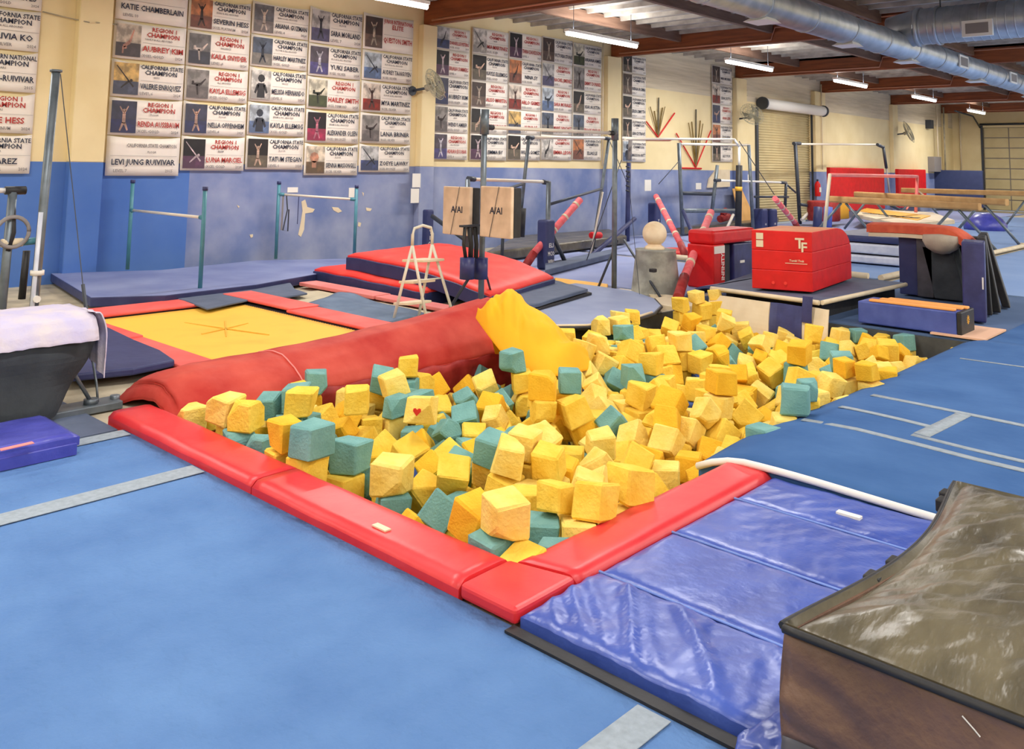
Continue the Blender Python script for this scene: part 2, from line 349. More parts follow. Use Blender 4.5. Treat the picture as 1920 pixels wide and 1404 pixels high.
# ducts
bm = NB(); xd = -5.62; zd = 4.1
dr = root('air_duct', (xd, 16, zd), 'round galvanised duct under the beams with a wide spiral branch to the right', 'duct')
tube(bm, [(xd, 6.5, zd), (xd, 46, zd)], .24, 24); obj('duct_pipe', bm, m_duct, dr)
y = 8.0
while y < 45:
    bm = NB(); tube(bm, [(xd, y, zd), (xd, y+.04, zd)], .252, 24); obj('duct_band', bm, m_duct, dr); y += 1.5 if y < 30 else 3.5
for y in (19.6, 23.6, 27.5):
    bm = NB(); c = Vector((xd+.17, y, zd-.17)); t = Vector((.7, 0, .7)); n_ = Vector((.7, 0, -.7)); w = Vector((0, 1, 0))
    c = Vector((xd+.24, y, zd-.02)); t = Vector((0, 0, 1)); n_ = Vector((1, 0, 0))
    def fr(bm, a, b, c1, d1, e, f, mi=0): hexa(bm, [c+w*a+t*c1+n_*e, c+w*b+t*c1+n_*e, c+w*b+t*d1+n_*e, c+w*a+t*d1+n_*e], [c+w*a+t*c1+n_*f, c+w*b+t*c1+n_*f, c+w*b+t*d1+n_*f, c+w*a+t*d1+n_*f], mi)
    fr(bm, -.3, .3, -.13, .13, 0, .03, 0); fr(bm, -.25, .25, -.09, .09, .03, .032, 1); obj('duct_register', bm, [m_white, m_inkg], dr)
for y in (11.2, 14.2, 17, 21.5, 26.5):
    bm = NB(); hexa(bm, [(xd-.2, y-.22, zd-.27), (xd+.16, y-.22, zd-.27), (xd+.16, y+.22, zd-.27), (xd-.2, y+.22, zd-.27)], [(xd-.1, y-.12, zd-.2), (xd+.1, y-.12, zd-.2), (xd+.1, y+.12, zd-.2), (xd-.1, y+.12, zd-.2)]); obj('duct_diffuser', bm, m_white, dr)
yd = 16.6; zb = 4.42
db = dr
bm = NB(); tube(bm, [(-5.75, yd, zb-.1), (-5.3, yd, zb), (2, yd, zb)], .33, 28); obj('duct_pipe', bm, m_duct, db)
bm = NB(); x = -5.2
while x < 1.5: tube(bm, [(x, yd, zb), (x+.02, yd, zb)], .337, 28); x += .14
obj('spiral_seam', bm, m_duct, db)['kind'] = 'stuff'
for a, b in ((-5.3, -5.22), (-4.95, -4.9)):
    bm = NB(); tube(bm, [(a, yd, zb), (b, yd, zb)], .36, 28); obj('duct_collar', bm, m_duct, db)
P = WY(1833, 53, yd-.33); bm = NB()
box(bm, (P.x-.24, yd-.38, P.z-.14), (P.x+.24, yd-.3, P.z+.14)); box(bm, (P.x-.18, yd-.385, P.z-.09), (P.x+.18, yd-.36, P.z+.09), 1); obj('duct_register', bm, [m_white, m_inkg], db)
bm = NB(); tube(bm, [(-4.9, yd, zb+.3), (-4.9, yd, ZC)], .012, 6); tube(bm, [(-3.6, yd, zb+.3), (-3.6, yd, ZC)], .012, 6); obj('duct_hanger', bm, m_dsteel, db)
# ================================================================ WALL BANNERS
UY = Vector((0, 1, 0)); UZ = Vector((0, 0, 1))
PAL = {}
def pm(c):
    if c not in PAL: PAL[c] = mat('print_ink_%d_%d_%d' % c, c, .65, tuple(int(v*.62+18) for v in c), 7, .4, .6, detail=6)
    return PAL[c]
SC = {'beige': ((206,190,172),(92,84,88),(210,150,130)), 'gold': ((222,182,110),(92,98,120),(60,52,50)), 'hall': ((110,110,116),(150,140,136),(236,214,196)), 'black': ((30,28,32),(104,66,96),(240,214,220)),
      'orange': ((206,130,84),(150,88,70),(60,40,36)), 'grey': ((120,116,116),(70,72,84),(220,200,190)), 'court': ((90,100,120),(150,142,134),(40,44,60)), 'studio': ((224,218,210),(214,206,198),(46,44,48)),
      'navy': ((70,72,92),(60,66,110),(214,170,150)), 'dark': ((34,30,30),(120,108,90),(236,196,170)), 'crowd': ((190,186,184),(98,92,130),(60,58,70)), 'purple': ((96,86,98),(96,88,150),(230,224,236)),
      'green': ((222,214,190),(84,92,60),(40,44,36)), 'pink': ((38,32,36),(190,50,90),(220,130,150)), 'portrait': ((230,214,190),(122,96,70),(214,150,120)), 'brown': ((74,58,52),(120,96,84),(206,186,166)),
      'sea': ((186,196,206),(110,134,180),(50,56,70)), 'redmat': ((222,206,190),(156,50,40),(90,60,56)), 'beam': ((150,144,140),(130,120,118),(60,48,48)), 'blue': ((206,206,206),(74,84,130),(50,52,66))}
def figure(bm, o, w, h, kind, mi):
    """small gymnast silhouette printed on the photograph"""
    def seg(a, b, t0, t1):
        a = Vector(a); b = Vector(b); d = (b-a).normalized(); n = Vector((-d.y, d.x))
        ps = [a+n*t0, a-n*t0, b-n*t1, b+n*t1]; f = bm.faces.new([bm.verts.new(o+UY*(p.x*w)+UZ*(p.y*h)) for p in ps]); f.material_index = mi
    def disc(c, r):
        f = bm.faces.new([bm.verts.new(o+UY*((c[0]+r*math.cos(a*PI/4)*h/w)*w)+UZ*((c[1]+r*math.sin(a*PI/4))*h)) for a in range(8)]); f.material_index = mi
    if kind == 0: seg((.3,.3), (.55,.45), .05, .06); seg((.55,.45), (.7,.85), .05, .02); seg((.3,.3), (.28,.08), .04, .03); disc((.38,.27), .05)
    elif kind == 1: seg((.5,.3), (.5,.6), .07, .06); seg((.5,.6), (.32,.82), .03, .02); seg((.5,.6), (.66,.84), .03, .02); seg((.48,.32), (.35,.06), .05, .03); seg((.53,.32), (.66,.08), .05, .03); disc((.5,.7), .055)
    elif kind == 2: seg((.2,.5), (.6,.48), .03, .06); seg((.6,.48), (.85,.7), .05, .02); seg((.45,.48), (.5,.12), .05, .03); disc((.26,.56), .05)
    elif kind == 3: seg((.5,.05), (.5,.55), .2, .17); seg((.34,.5), (.2,.2), .06, .05); seg((.66,.5), (.8,.22), .06, .05); disc((.5,.72), .14)
    elif kind == 4: seg((.1,.9), (.8,.25), .015, .03); seg((.6,.42), (.3,.2), .04, .02); disc((.7,.45), .05)
    elif kind == 6: disc((.42,.58), .2); seg((.42,.2), (.42,.45), .12, .12)
    else: pass
def banner(y0, y1, z0, z1, title, sub, who, lvl, year, red, scene, fk, lab, grp, photo=True, cut=0.0, big=False, sag=.03, shift=0.0):
    w = y1-y0; h = z1-z0; x = XW+(.19 if 18.6 < y0 < 20.2 and 0 else .03)
    P = root('champion_banner', (x, (y0+y1)/2, z0), lab, 'banner', grp)
    bm = NB(); g = .005 if 'right of the pilaster' not in grp and 'strip' not in grp and 'door' not in grp else .001
    def f(u, v):
        zt = z1-g-sag*4*u*(1-u)
        return Vector((x+.01+.018*math.sin(u*PI)*v+.006*nz(u*4, v*4, y0*3+z0), y0+g+(w-2*g)*u, z0+g+(zt-z0-g)*v))
    sheet(bm, f, 8, 5, (-.004, 0, 0)); obj('sheet', bm, m_banner, P)
    bm = NB(); xf = x+.034; o = Vector((xf, y0, z0)); ph = photo and cut == 0
    tx = w*.385 if ph else w*.06; tw = w*.975-tx; q = 1 if red else 0
    if big:
        put_text(bm, title[0]+' '+title[1] if title[1] else title[0], o+UY*w*.26+UZ*h*.72, UY, UZ, w*.68, h*.09, 2); put_text(bm, sub, o+UY*w*.35+UZ*h*.58, UY, UZ, w*.5, h*.05, 2)
        put_text(bm, who, o+UY*w*.07+UZ*h*.28, UY, UZ, w*.86, h*.14, q)
        put_text(bm, lvl, o+UY*w*.1+UZ*h*.1, UY, UZ, w*.3, h*.07, 2, 'L'); put_text(bm, year, o+UY*w*.7+UZ*h*.1, UY, UZ, w*.2, h*.07, 2, 'R')
        quad(bm, o, UY, UZ, w*.05, w*.95, h*.5, h*.508, 2)
    else:
        a = o+UY*tx
        put_text(bm, title[0], a+UZ*h*.78, UY, UZ, tw, h*.11, q); put_text(bm, title[1], a+UZ*h*.63, UY, UZ, tw*.95, h*.12, q)
        if sub: put_text(bm, sub, a+UZ*h*.54, UY, UZ, tw*.75, h*.05, 2)
        quad(bm, a, UY, UZ, 0, tw, h*.46, h*.467, 2)
        put_text(bm, who, a+UZ*h*.25, UY, UZ, tw*.97, h*.14, q)
        put_text(bm, lvl, a+UZ*h*.09, UY, UZ, tw*.6, h*.075, 2, 'L'); put_text(bm, year, a+UY*tw*.66+UZ*h*.09, UY, UZ, tw*.3, h*.07, 2, 'R')
    obj('lettering', bm, [m_ink, m_inkr, m_inkg], P)
    if ph and not big:
        c = SC[scene]; bm = NB(); fl_ = 'left of the pilaster' not in grp; pw = w*(.36 if fl_ else .33); px = w*(.01 if fl_ else .03); py = h*(.04 if fl_ else .07); phh = h*(.9 if fl_ else .83)
        box(bm, (xf-.003, y0+px, z0+py), (xf, y0+px+pw, z0+py+phh*.42), 1); box(bm, (xf-.003, y0+px, z0+py+phh*.42), (xf, y0+px+pw, z0+py+phh), 0)
        figure(bm, Vector((xf+.002, y0+px, z0+py)), pw, phh, fk, 2)
        if fk == 5:
            box(bm, (xf, y0+px+pw*.12, z0+py), (xf+.001, y0+px+pw*.95, z0+py+phh*.35), 1); figure(bm, Vector((xf+.004, y0+px, z0+py)), pw, phh, 6, 2)
        obj('photo', bm, [pm(c[0]), pm(c[1]), pm(c[2])], P)
CAL = ('CALIFORNIA STATE', 'CHAMPION'); REG = ('REGION 1', 'CHAMPION')
ROWW = ('topmost', 'second', 'third', 'fourth', 'fifth', 'lowest')
SD = {'beige': 'gymnast tumbling on a dark floor', 'gold': 'gymnast upside down against gold', 'hall': 'gymnast in a grey hall', 'black': 'pale gymnast on black', 'orange': 'gymnast on orange-brown', 'grey': 'gymnast in grey', 'court': 'dark figure on a pale court',
      'studio': 'figure in black on white', 'navy': 'gymnast on navy', 'dark': 'bent gymnast on near-black', 'crowd': 'gymnast before a crowd', 'purple': 'gymnast on a purple floor', 'green': 'dark green arena', 'pink': 'gymnast on a pink floor', 'portrait': 'long-haired portrait',
      'brown': 'gymnast on dark brown', 'sea': 'figure above blue mats', 'redmat': 'gymnast on a red mat', 'beam': 'gymnast on a beam', 'blue': 'figure above a blue floor'}
def column(xl, xr, ys, rows, cname, grp, yref=None, Xp=XW+.03):
    """xl/xr: pixel columns of the lower edge; ys: pixel rows of the banner edges from top down"""
    yb = ys[-1]; a = WX(xl, yb, XW+.03).y; b = WX(xr, yb, XW+.03).y
    zs = [min(5.02, ztop((XW+.03, a if yref is None else yref), p)) for p in ys]
    for i, r in enumerate(rows):
        if r is None: continue
        t, sub, who, lvl, yr, sc, fk = r[:7]; big = len(r) > 7 and r[7] == 'big'; nop = len(r) > 7 and r[7] == 'no'
        d = 'without a photo' if (big or nop) else 'showing '+SD[sc]
        where = ROWW[i] if i < len(rows)-1 else 'lowest'
        banner(a, b, zs[i+1], zs[i], t, sub, who, lvl, yr, t is REG or t[0].startswith(('REG', 'EAST', 'JUN')), sc, fk,
               'champion banner %s, %s in %s' % (d, where, cname), grp, photo=not nop, big=big, sag=(.035 if (i+len(who)) % 3 else .07) if grp == GA else .004)
GA = 'champion banners left of the pilaster'; GB_ = 'champion banners right of the pilaster'
column(-60, 55, (-62, 8, 88, 168, 248, 326), [
    (CAL, 'FLOOR', 'MAYA REYES', 'XCEL GOLD', '2024', 'hall', 1, 'no'), (CAL, 'FLOOR & ALL AROUND', 'OLIVIA KO', 'XCEL SILVER', '2024', 'hall', 1, 'no'),
    (('WESTERN NATIONAL', 'CHAMPION'), 'BARS', 'JUNG-RUIVIVAR', 'LEVEL 8', '2015', 'hall', 1, 'no'), (REG, 'BARS', 'ELLE HESS', 'XCEL PLATINUM', '2024', 'hall', 1, 'no'),
    (CAL, 'FLOOR', 'SUAREZ', 'XCEL SILVER', '2024', 'hall', 1, 'no')], 'the leftmost cut-off column', GA)
column(195, 334, (-40, 35, 108, 180, 253, 330), [
    (CAL, '', 'KATIE CHAMBERLAIN', 'LEVEL 10', '', 'hall', 1, 'big'), (REG, 'VAULT & ALL AROUND', 'AUBREY KIM', 'XCEL GOLD', '2024', 'beige', 0),
    (CAL, 'BARS', 'VALERIE ENRIQUEZ', 'LEVEL 6', '2024', 'gold', 4), (REG, 'FLOOR', 'RENDA AUSSBAUM', 'XCEL GOLD', '2024', 'navy', 1),
    (CAL, 'FLOOR', 'LEVI JUNG RUIVIVAR', 'LEVEL 7', '2015', 'hall', 1, 'big')], 'first column left of pilaster', GA)
column(336, 456, (-12, 54, 122, 187, 253, 320), [
    (CAL, 'BARS & ALL AROUND', 'SEVERIN HESS', 'XCEL PLATINUM', '2024', 'orange', 1), (REG, 'BALANCE', 'KAILA SNYDER', 'LEVEL 4', '2024', 'grey', 2),
    (REG, 'ALL AROUND', 'KAYLA ELLEMSIG', 'XCEL GOLD', '2024', 'beam', 2), (CAL, 'FLOOR', 'NELLA OPPENHEIM', 'LEVEL 4', '2024', 'navy', 1),
    (REG, 'BEAM', 'LUNA MARCIEL', 'XCEL GOLD', '2024', 'black', 4)], 'second column left of pilaster', GA)
column(458, 567, (0, 62, 123, 189, 253, 318), [
    (CAL, 'BARS & ALL AROUND', 'ARIANA GUZMAN', 'LEVEL 4', '2024', 'hall', 1), (CAL, 'FLOOR & ALL AROUND', 'HARLEY MARTINEZ', 'XCEL GOLD', '2024', 'court', 1),
    (CAL, 'VAULT', 'MELISSA HERNANDO', 'LEVEL 5', '2024', 'studio', 3), (CAL, 'BEAM & ALL AROUND', 'KAYLA ELLEMSIG', 'XCEL GOLD', '2024', 'sea', 3),
    (CAL, 'FLOOR', 'TATUM STEGAN', 'LEVEL 6', '2024', 'dark', 1)], 'third column left of pilaster', GA)
column(568, 669, (10, 79, 141, 203, 267, 329), [
    (CAL, 'FLOOR', 'SARA MORLAND', 'LEVEL 7', '2024', 'crowd', 1), (CAL, 'FLOOR & ALL AROUND', 'YUKI SABER', 'XCEL SILVER', '2024', 'purple', 1),
    (REG, 'FLOOR', 'HAILEY SMITH', 'XCEL DIAMOND', '2024', 'green', 2), (CAL, 'BEAM & ALL AROUND', 'ALEXANDER OLSEN', 'XCEL BRONZE', '2024', 'pink', 1),
    (CAL, 'FLOOR', 'SIENNA MASSONGILL', 'XCEL SILVER', '2024', 'portrait', 5)], 'fourth column left of pilaster', GA)
column(671, 767, (22, 91, 149, 209, 268, 323), [
    (('JUNIOR INTERNATIONAL', 'ELITE'), '', 'QUESTON SMITH', '', '', 'brown', 1), (CAL, 'FLOOR & ALL AROUND', 'AUDREY TA-NGUYEN', 'XCEL SILVER', '2024', 'sea', 4),
    (CAL, 'FLOOR & ALL AROUND', 'MYA MARTINEZ', 'XCEL SILVER', '2024', 'redmat', 1), (CAL, 'VAULT', 'LANA BRINER', 'XCEL SILVER', '2024', 'beam', 2),
    (CAL, 'BARS', 'ZOEYE LAWRY', 'XCEL BRONZE', '2024', 'blue', 4)], 'fifth column left of pilaster', GA)
nm = ['DANIELLE PETERS', 'BRIANA SUMMERS', 'AUBREY KIM', 'WENDY AMBER', 'ADRIAN ESCOBAR', 'MIA MARTINEZ', 'KAYLE ELLEMSIG', 'ALISO MARTIN', 'HANNAH LY', 'EMMA BY', 'TARA DAVIDSON', 'NINA SY', 'ARLO GAMES', 'ALINA LE', 'WILMA GOMEZ',
      'VICTORIA STONE', 'RACHEL JIMENEZ', 'SARA MORALES', 'MARIE SANCHEZ', 'EMMA LEON', 'ARIANA AMES', 'EMMY DUNNES', 'KAI AUSTIN', 'BROOKLYN ELLER', 'ELIAS LE']
k = 0
GB = (((811, 875), (47, 90, 141, 196, 248, 299), ('blue', 'black', 'navy', 'beam', 'purple'), 'RRCCR'), ((880, 949), (50, 99, 150, 200, 250, 300), ('studio', 'dark', 'brown', 'dark', 'black'), 'RCRRC'),
      ((950, 1012), (58, 108, 156, 205, 251, 300), ('black', 'orange', 'redmat', 'gold', 'dark'), 'RCRRC'), ((1013, 1071), (67, 115, 161, 208, 252, 300), ('brown', 'crowd', 'sea', 'court', 'studio'), 'CRRRR'),
      ((1072, 1126), (79, 122, 168, 212, 256, 300), ('green', 'beam', 'dark', 'court', 'orange'), 'CRCRC'))
for ci, ((a, b), ys, scs, cr) in enumerate(GB):
    rows = []
    for i in range(5):
        rows.append((REG if cr[i] == 'R' else CAL, ('VAULT', 'BEAM', 'FLOOR', 'BARS', 'ALL AROUND')[(i+ci) % 5], nm[k], ('XCEL GOLD', 'LEVEL 6', 'XCEL SILVER')[k % 3], '2024', scs[i], (0, 1, 4, 2, 1)[(i+ci*2) % 5])); k += 1
    column(a, b, ys, rows, '%s column right of pilaster' % ('first', 'second', 'third', 'fourth', 'fifth')[ci], GB_)
column(1166, 1210, (100, 135, 177, 220, 262, 303), [(CAL, 'VAULT', 'SARA DIAZ', 'LEVEL 6', '2023', 'dark', 1), (CAL, 'BARS', 'NINA ROMA', 'LEVEL 7', '2023', 'brown', 1), (CAL, 'FLOOR', 'ERIN SMYTH', 'LEVEL 4', '2023', 'dark', 2),
    (CAL, 'BEAM', 'GRACE TRAVIS', 'LEVEL 5', '2023', 'dark', 1), (CAL, 'FLOOR', 'MADISON WATT', 'LEVEL 5', '2023', 'sea', 3)], 'strip between two bar posts', 'champion banners on the narrow strip', )
column(1335, 1373, (121, 155, 194, 231, 267, 303), [(CAL, 'VAULT', 'MIA MORRIS', 'LEVEL 6', '2023', 'brown', 1), (CAL, 'BARS', 'EVA SOTO', 'LEVEL 7', '2023', 'redmat', 1), (REG, 'FLOOR', 'ANA LIN', 'LEVEL 4', '2023', 'navy', 2),
    (CAL, 'BEAM', 'ZOE KIRK', 'LEVEL 5', '2023', 'orange', 1), (CAL, 'FLOOR', 'LILY FOX', 'LEVEL 5', '2023', 'dark', 1)], 'strip left of roll-up door', 'champion banners left of the roll-up door')
# ================================================================ FLOOR COVERINGS
def flat(name, p0, p1, z, th, M, label, cat, parent=None, bevel=.01, group=None):
    bm = NB(); box(bm, (p0[0], p0[1], z-th), (p1[0], p1[1], z)); return obj(name, bm, M, parent, bevel=bevel, label=label, cat=cat, group=group)
def tape(parent, pts, z):
    bm = NB(); slab(bm, [(p[0], p[1], z+.004) for p in pts], .003); return obj('tape_strip', bm, m_tape, parent)
EDG = 2.68
# near carpet on a low foam base
t = root('carpeted_floor_panel', (-1, 0, -.03), 'wide blue carpeted sprung floor in the foreground with grey tape lines', 'mat')
bm = NB()
def fn(u, v): 
    x = -5.95+u*9.5; y = -4.2+v*(EDG+4.2); return Vector((x, y, .0+.004*nz(x*.8, y*.8, 2)))
sheet(bm, fn, 60, 44, (0, 0, -.03)); obj('carpet', bm, m_carpet, t)
g1 = G(0, 948); g2 = G(0, 972); 
for (a, b, w) in ((G(0, 948), G(362, 862), .13),):
    y = EDG-.02
tape(t, [(-4.98, -.5), (-4.83, -.5), (-4.83, EDG-.02), (-4.98, EDG-.02)], .004)
tape(t, [(-5.93, 1.9), (-5.8, 1.9), (-5.8, EDG-.02), (-5.93, EDG-.02)], .004)
a = G(1070, 1404); b = G(1200, 1304); c_ = G(1252, 1316); d = G(1150, 1404)
tape(t, [(a.x, 0.5), (a.x+.13, .5), (b.x+.16, EDG-.08), (b.x+.03, EDG-.08)], .004)
bm = NB(); box(bm, (-2.42, EDG-.06, .002), (-1.3, EDG-.005, .012)); obj('black_edging', bm, m_black, t)
# dark slate carpet left of the red pad
p = [G(90, 790), G(205, 787), G(285, 826), G(150, 858)]
flat('carpet_offcut', (-7.2, 1.2), (-6.0, EDG-.02), -.005, .02, m_slate, 'dark slate carpet offcut beside the violet mat and the red pit border', 'mat', bevel=0)
# sprung floor on the right of the pit
t = root('sprung_floor', (-1, 7, 0), 'raised blue carpeted sprung floor right of the foam pit with white piping and tape lines', 'mat')
SY0, SY1 = 4.86, 10.2; SZ = .07
def sp(u, v):
    y = SY0+v*(SY1-SY0); w = 6.3; x = -2.9+u*w
    e = max(0, 1-(x+2.93)/.34); dr = .08*e*e
    bulge = .05*math.exp(-((y-5.6)/1.0)**2)*math.exp(-((x+2.4)/.7)**2)
    cor = .02*max(0, 1-(y-SY0)/.5)*e
    return Vector((x, y, SZ-dr+bulge-cor))
bm = NB(); sheet(bm, sp, 90, 40, (0, 0, -.09)); obj('carpet', bm, m_carpet2, t)
bm = NB(); tube(bm, [sp(i/60, 0)+Vector((0, -.014, -.012)) for i in range(61)], .021, 8); obj('white_piping', bm, m_white, t)
def tline(px0, px1, w=.07, z=SZ):
    a = G(px0[0], px0[1], z); b = G(px1[0], px1[1], z); d = (b-a).normalized()
    if px1[0] > 1930: b = a+d*((3.0-a.x)/d.x)
    n = Vector((-d.y, d.x, 0))*w/2
    n_ = 16; bm = NB()
    def f(u, v):
        q = a.lerp(b, u)+n*(2*v-1); uu = (q.x+2.93)/6.3; vv = (q.y-SY0)/(SY1-SY0)
        zz = sp(min(max(uu, 0), 1), min(max(vv, 0), 1)).z
        return Vector((q.x, q.y, zz+.004))
    sheet(bm, f, n_, 1, (0, 0, -.003)); obj('tape_strip', bm, m_tape, t)
tline((1505, 797), (1960, 893)); tline((1575, 768), (1745, 806)); tline((1635, 742), (1990, 813)); tline((1710, 824), (1990, 882), .06); tline((1728, 824), (1808, 778), .1)
tline((1800, 672), (1960, 694), .04)
# blue area behind the pit
flat('carpet_section', (-6.5, 10.46), (-2.75, 14.6), -.005, .02, m_carpet5, 'slate blue carpet section behind the foam pit, under the folded wedges', 'mat', bevel=0)
flat('carpet_section', (-2.72, 10.24), (5, 14.6), .02, .05, m_carpet2, 'blue carpet section at the right edge behind the sprung floor', 'mat', bevel=0)
flat('carpet_section', (-5.3, 14.7), (6.8, 44), .0, .03, m_carpet4, 'light blue exercise floor beyond the tilted wedges on the right', 'mat', bevel=0)
flat('tumbling_strip', (-9.6, 14.95), (-5.5, 40), .02, .05, m_carpet4, 'long light blue tumbling strip behind the red block', 'mat', bevel=0)
flat('carpet_section', (-12.3, 10.9), (-6.7, 14.6), .0, .03, m_carpet3, 'lavender blue carpet under the uneven bars behind the drum', 'mat', bevel=0)
flat('carpet_section', (-13.25, 14.9), (-9.8, 44), .0, .03, m_carpet3, 'lavender carpet along the wall under the far bars', 'mat', bevel=0)
bm = NB(); tube(bm, [(-5.4, 14.75, .06), (-5.4, 28, .06)], .05, 8); 
for y in (16, 18.5, 21, 24): box(bm, (-5.46, y, .0), (-5.34, y+.06, .13))
obj('floor_edge_rail', bm, m_creamv, label='cream edging rail along the light blue floor, emerging right of the wedges', cat='rail')
bm = NB(); tube(bm, [(-9.7, 14.75, .07), (-5.6, 14.75, .07)], .05, 8); obj('floor_edge_rail', bm, m_creamv, label='cream edging rail at the front of the tumbling strip behind the red block', cat='rail')
# tumbling runway stack: silver/white layered mats right of red block
bm = NB(); a = [G(1590, 470, .0), G(1680, 470, .0)]
for i, (z0, z1, M) in enumerate(((.05, .2, m_shiny), (.23, .42, m_shiny), (.44, .56, m_navy))):
    bm = NB(); box(bm, (-7.4+i*.05, 16.9, z0), (-5.75-i*.03, 20.5, z1)); obj('folded_landing_mat', bm, M, bevel=.04, seg=3, cat='mat', label=('lowest silver-white mat of the stack behind the red block', 'middle silver-white mat of the stack behind the red block', 'navy mat on top of the stack behind the red block')[i], group='mat stack behind the red block')
# ---------------------------------------------------------------- wall-side mats left
def pmat(name, pix, z, th, M, label, cat='mat', bevel=.015, group=None, parent=None):
    bm = NB(); slab(bm, [G(x, y, z) for x, y in pix], th, 0, 1 if isinstance(M, list) else None); return obj(name, bm, M, parent, bevel=bevel, label=label, cat=cat, group=group)
pm1 = pmat('landing_mat', [(95, 512), (300, 506), (480, 488), (740, 483), (600, 512), (480, 533), (310, 553), (170, 557)], .13, .12, [mat('blue_wall_mat', (112, 124, 172), .6, (138, 148, 188), 1.5, detail=8), m_navy], 'long blue landing mat against the wall behind the two teal rails')
obj_ = None
pmat('thin_mat', [(300, 552), (345, 562), (388, 578), (470, 561), (530, 557), (577, 549), (553, 541), (545, 530), (480, 533), (380, 545)], .07, .025, m_slate, 'dark slate thin mat lying across the back corner of the trampoline pads')
pmat('thin_mat', [(168, 596), (252, 636), (300, 655), (328, 674), (250, 690), (130, 702), (50, 650), (100, 596)], .1, .06, m_navy, 'navy folding mat lying left of the trampoline, behind the dark covered bench')
# floor strip of green/beige between
pmat('foam_underlay', [(168, 562), (300, 556), (305, 560), (175, 570)], .02, .02, m_green, 'green edge of foam underlay between the wall mat and trampoline pad')
# ---------------------------------------------------------------- trampoline
tr = root('trampoline', (-8.7, 4.95, 0), 'in-ground trampoline with yellow bed and faded red frame pads', 'trampoline')
bx0, bx1, by0, by1 = -10.0, -7.0, 4.02, 5.88
bm = NB()
def bed(u, v):
    x = bx0+u*(bx1-bx0); y = by0+v*(by1-by0); return Vector((x, y, .015-.02*math.sin(u*PI)*math.sin(v*PI)))
sheet(bm, bed, 20, 14, (0, 0, -.008)); obj('bed', bm, m_bed, tr)
bm = NB()
for a_, l_ in ((.25, .62), (-.5, .45), (1.9, .35)):
    c_ = Vector((-8.7, 4.95, .0)); d_ = Vector((math.cos(a_), math.sin(a_), 0))*l_; n_ = Vector((-d_.y, d_.x, 0)).normalized()*.012
    z_ = Vector((0, 0, -.002)); hexa(bm, [c_-d_-n_+z_, c_+d_-n_*.3+z_, c_+d_+n_*.3+z_, c_-d_+n_+z_], [p+Vector((0, 0, .006)) for p in (c_-d_-n_, c_+d_-n_*.3, c_+d_+n_*.3, c_-d_+n_)])
obj('scuff_marks', bm, mat('bed_scuff', (240, 184, 62), .8), tr)
bm = NB()
for (a, b, hor) in (((bx0+.1, by0+.02), (bx1-.1, by0+.02), 1), ((bx0+.1, by1-.02), (bx1-.1, by1-.02), 1)):
    n = 60
    for i in range(n):
        x = a[0]+(b[0]-a[0])*i/n; s = -1 if a[1] < 5 else 1; box(bm, (x, a[1], .005), (x+.02, a[1]+s*.1, .02))
obj('spring_row', bm, m_dsteel, tr)['kind'] = 'stuff'
bm = NB(); 
for z in (0,):
    box(bm, (bx0-.12, by0-.12, -.03), (bx1, by0-.07, .02)); box(bm, (bx0-.12, by1+.07, -.03), (bx1, by1+.12, .02)); box(bm, (bx0-.12, by0-.1, -.03), (bx0-.07, by1+.1, .02))
obj('frame', bm, m_dsteel, tr)
def pad(x0, y0, x1, y1, z=.06, M=m_pad, dz=0):
    bm = NB(); box(bm, (x0, y0, z-.035+dz), (x1, y1, z+dz)); return obj('frame_pad', bm, M, tr, bevel=.015)
pad(-8.6, by0-.34, bx1+.1, by0-.02); pad(-10.35, by0-.36, -8.55, by0-.03, dz=.02)
pad(-10.55, by0-.4, bx0-.02, by1+.1); pad(-9.0, by1+.0, bx1+.1, by1+.42, dz=0); pad(-10.5, by1+.02, -8.95, by1+.44, dz=.02)
# second strip with pink pads and grey cover sheet
flat('strip_pad', (-10.9, 7.32), (-9.2, 7.62), .06, .05, m_pink, 'left half of the faded pink pad strip in front of the crash mats', 'pad', group='pink pad strip')
flat('strip_pad', (-9.18, 7.34), (-7.0, 7.6), .055, .045, m_pink, 'right half of the faded pink pad strip, behind the stepladder', 'pad', group='pink pad strip')
flat('wooden_deck', (-10.4, 6.36), (-6.95, 7.3), .0, .03, mat('beige_board', (206, 196, 168), .7, (190, 180, 152), 4), 'beige board deck between the red trampoline pads and pink strip', 'board', bevel=0)
bm = NB(); cc = [G(572, 570, .05), G(712, 606, .05), G(800, 588, .05), G(640, 548, .05)]
sheet(bm, lambda u, v: bil(cc, u, v)+Vector((0, 0, .03*nz(u*3, v*3, 1)+.03*math.exp(-((u-.15)/.12)**2))), 16, 10, (0, 0, -.03)); 
obj('crumpled_sheet', bm, mat('denim_sheet', (112, 132, 158), .85, (92, 112, 140), 4, bump=.6, bscale=6, bdist=.02), label='crumpled grey-blue sheet mat lying between red and pink pads', cat='mat')
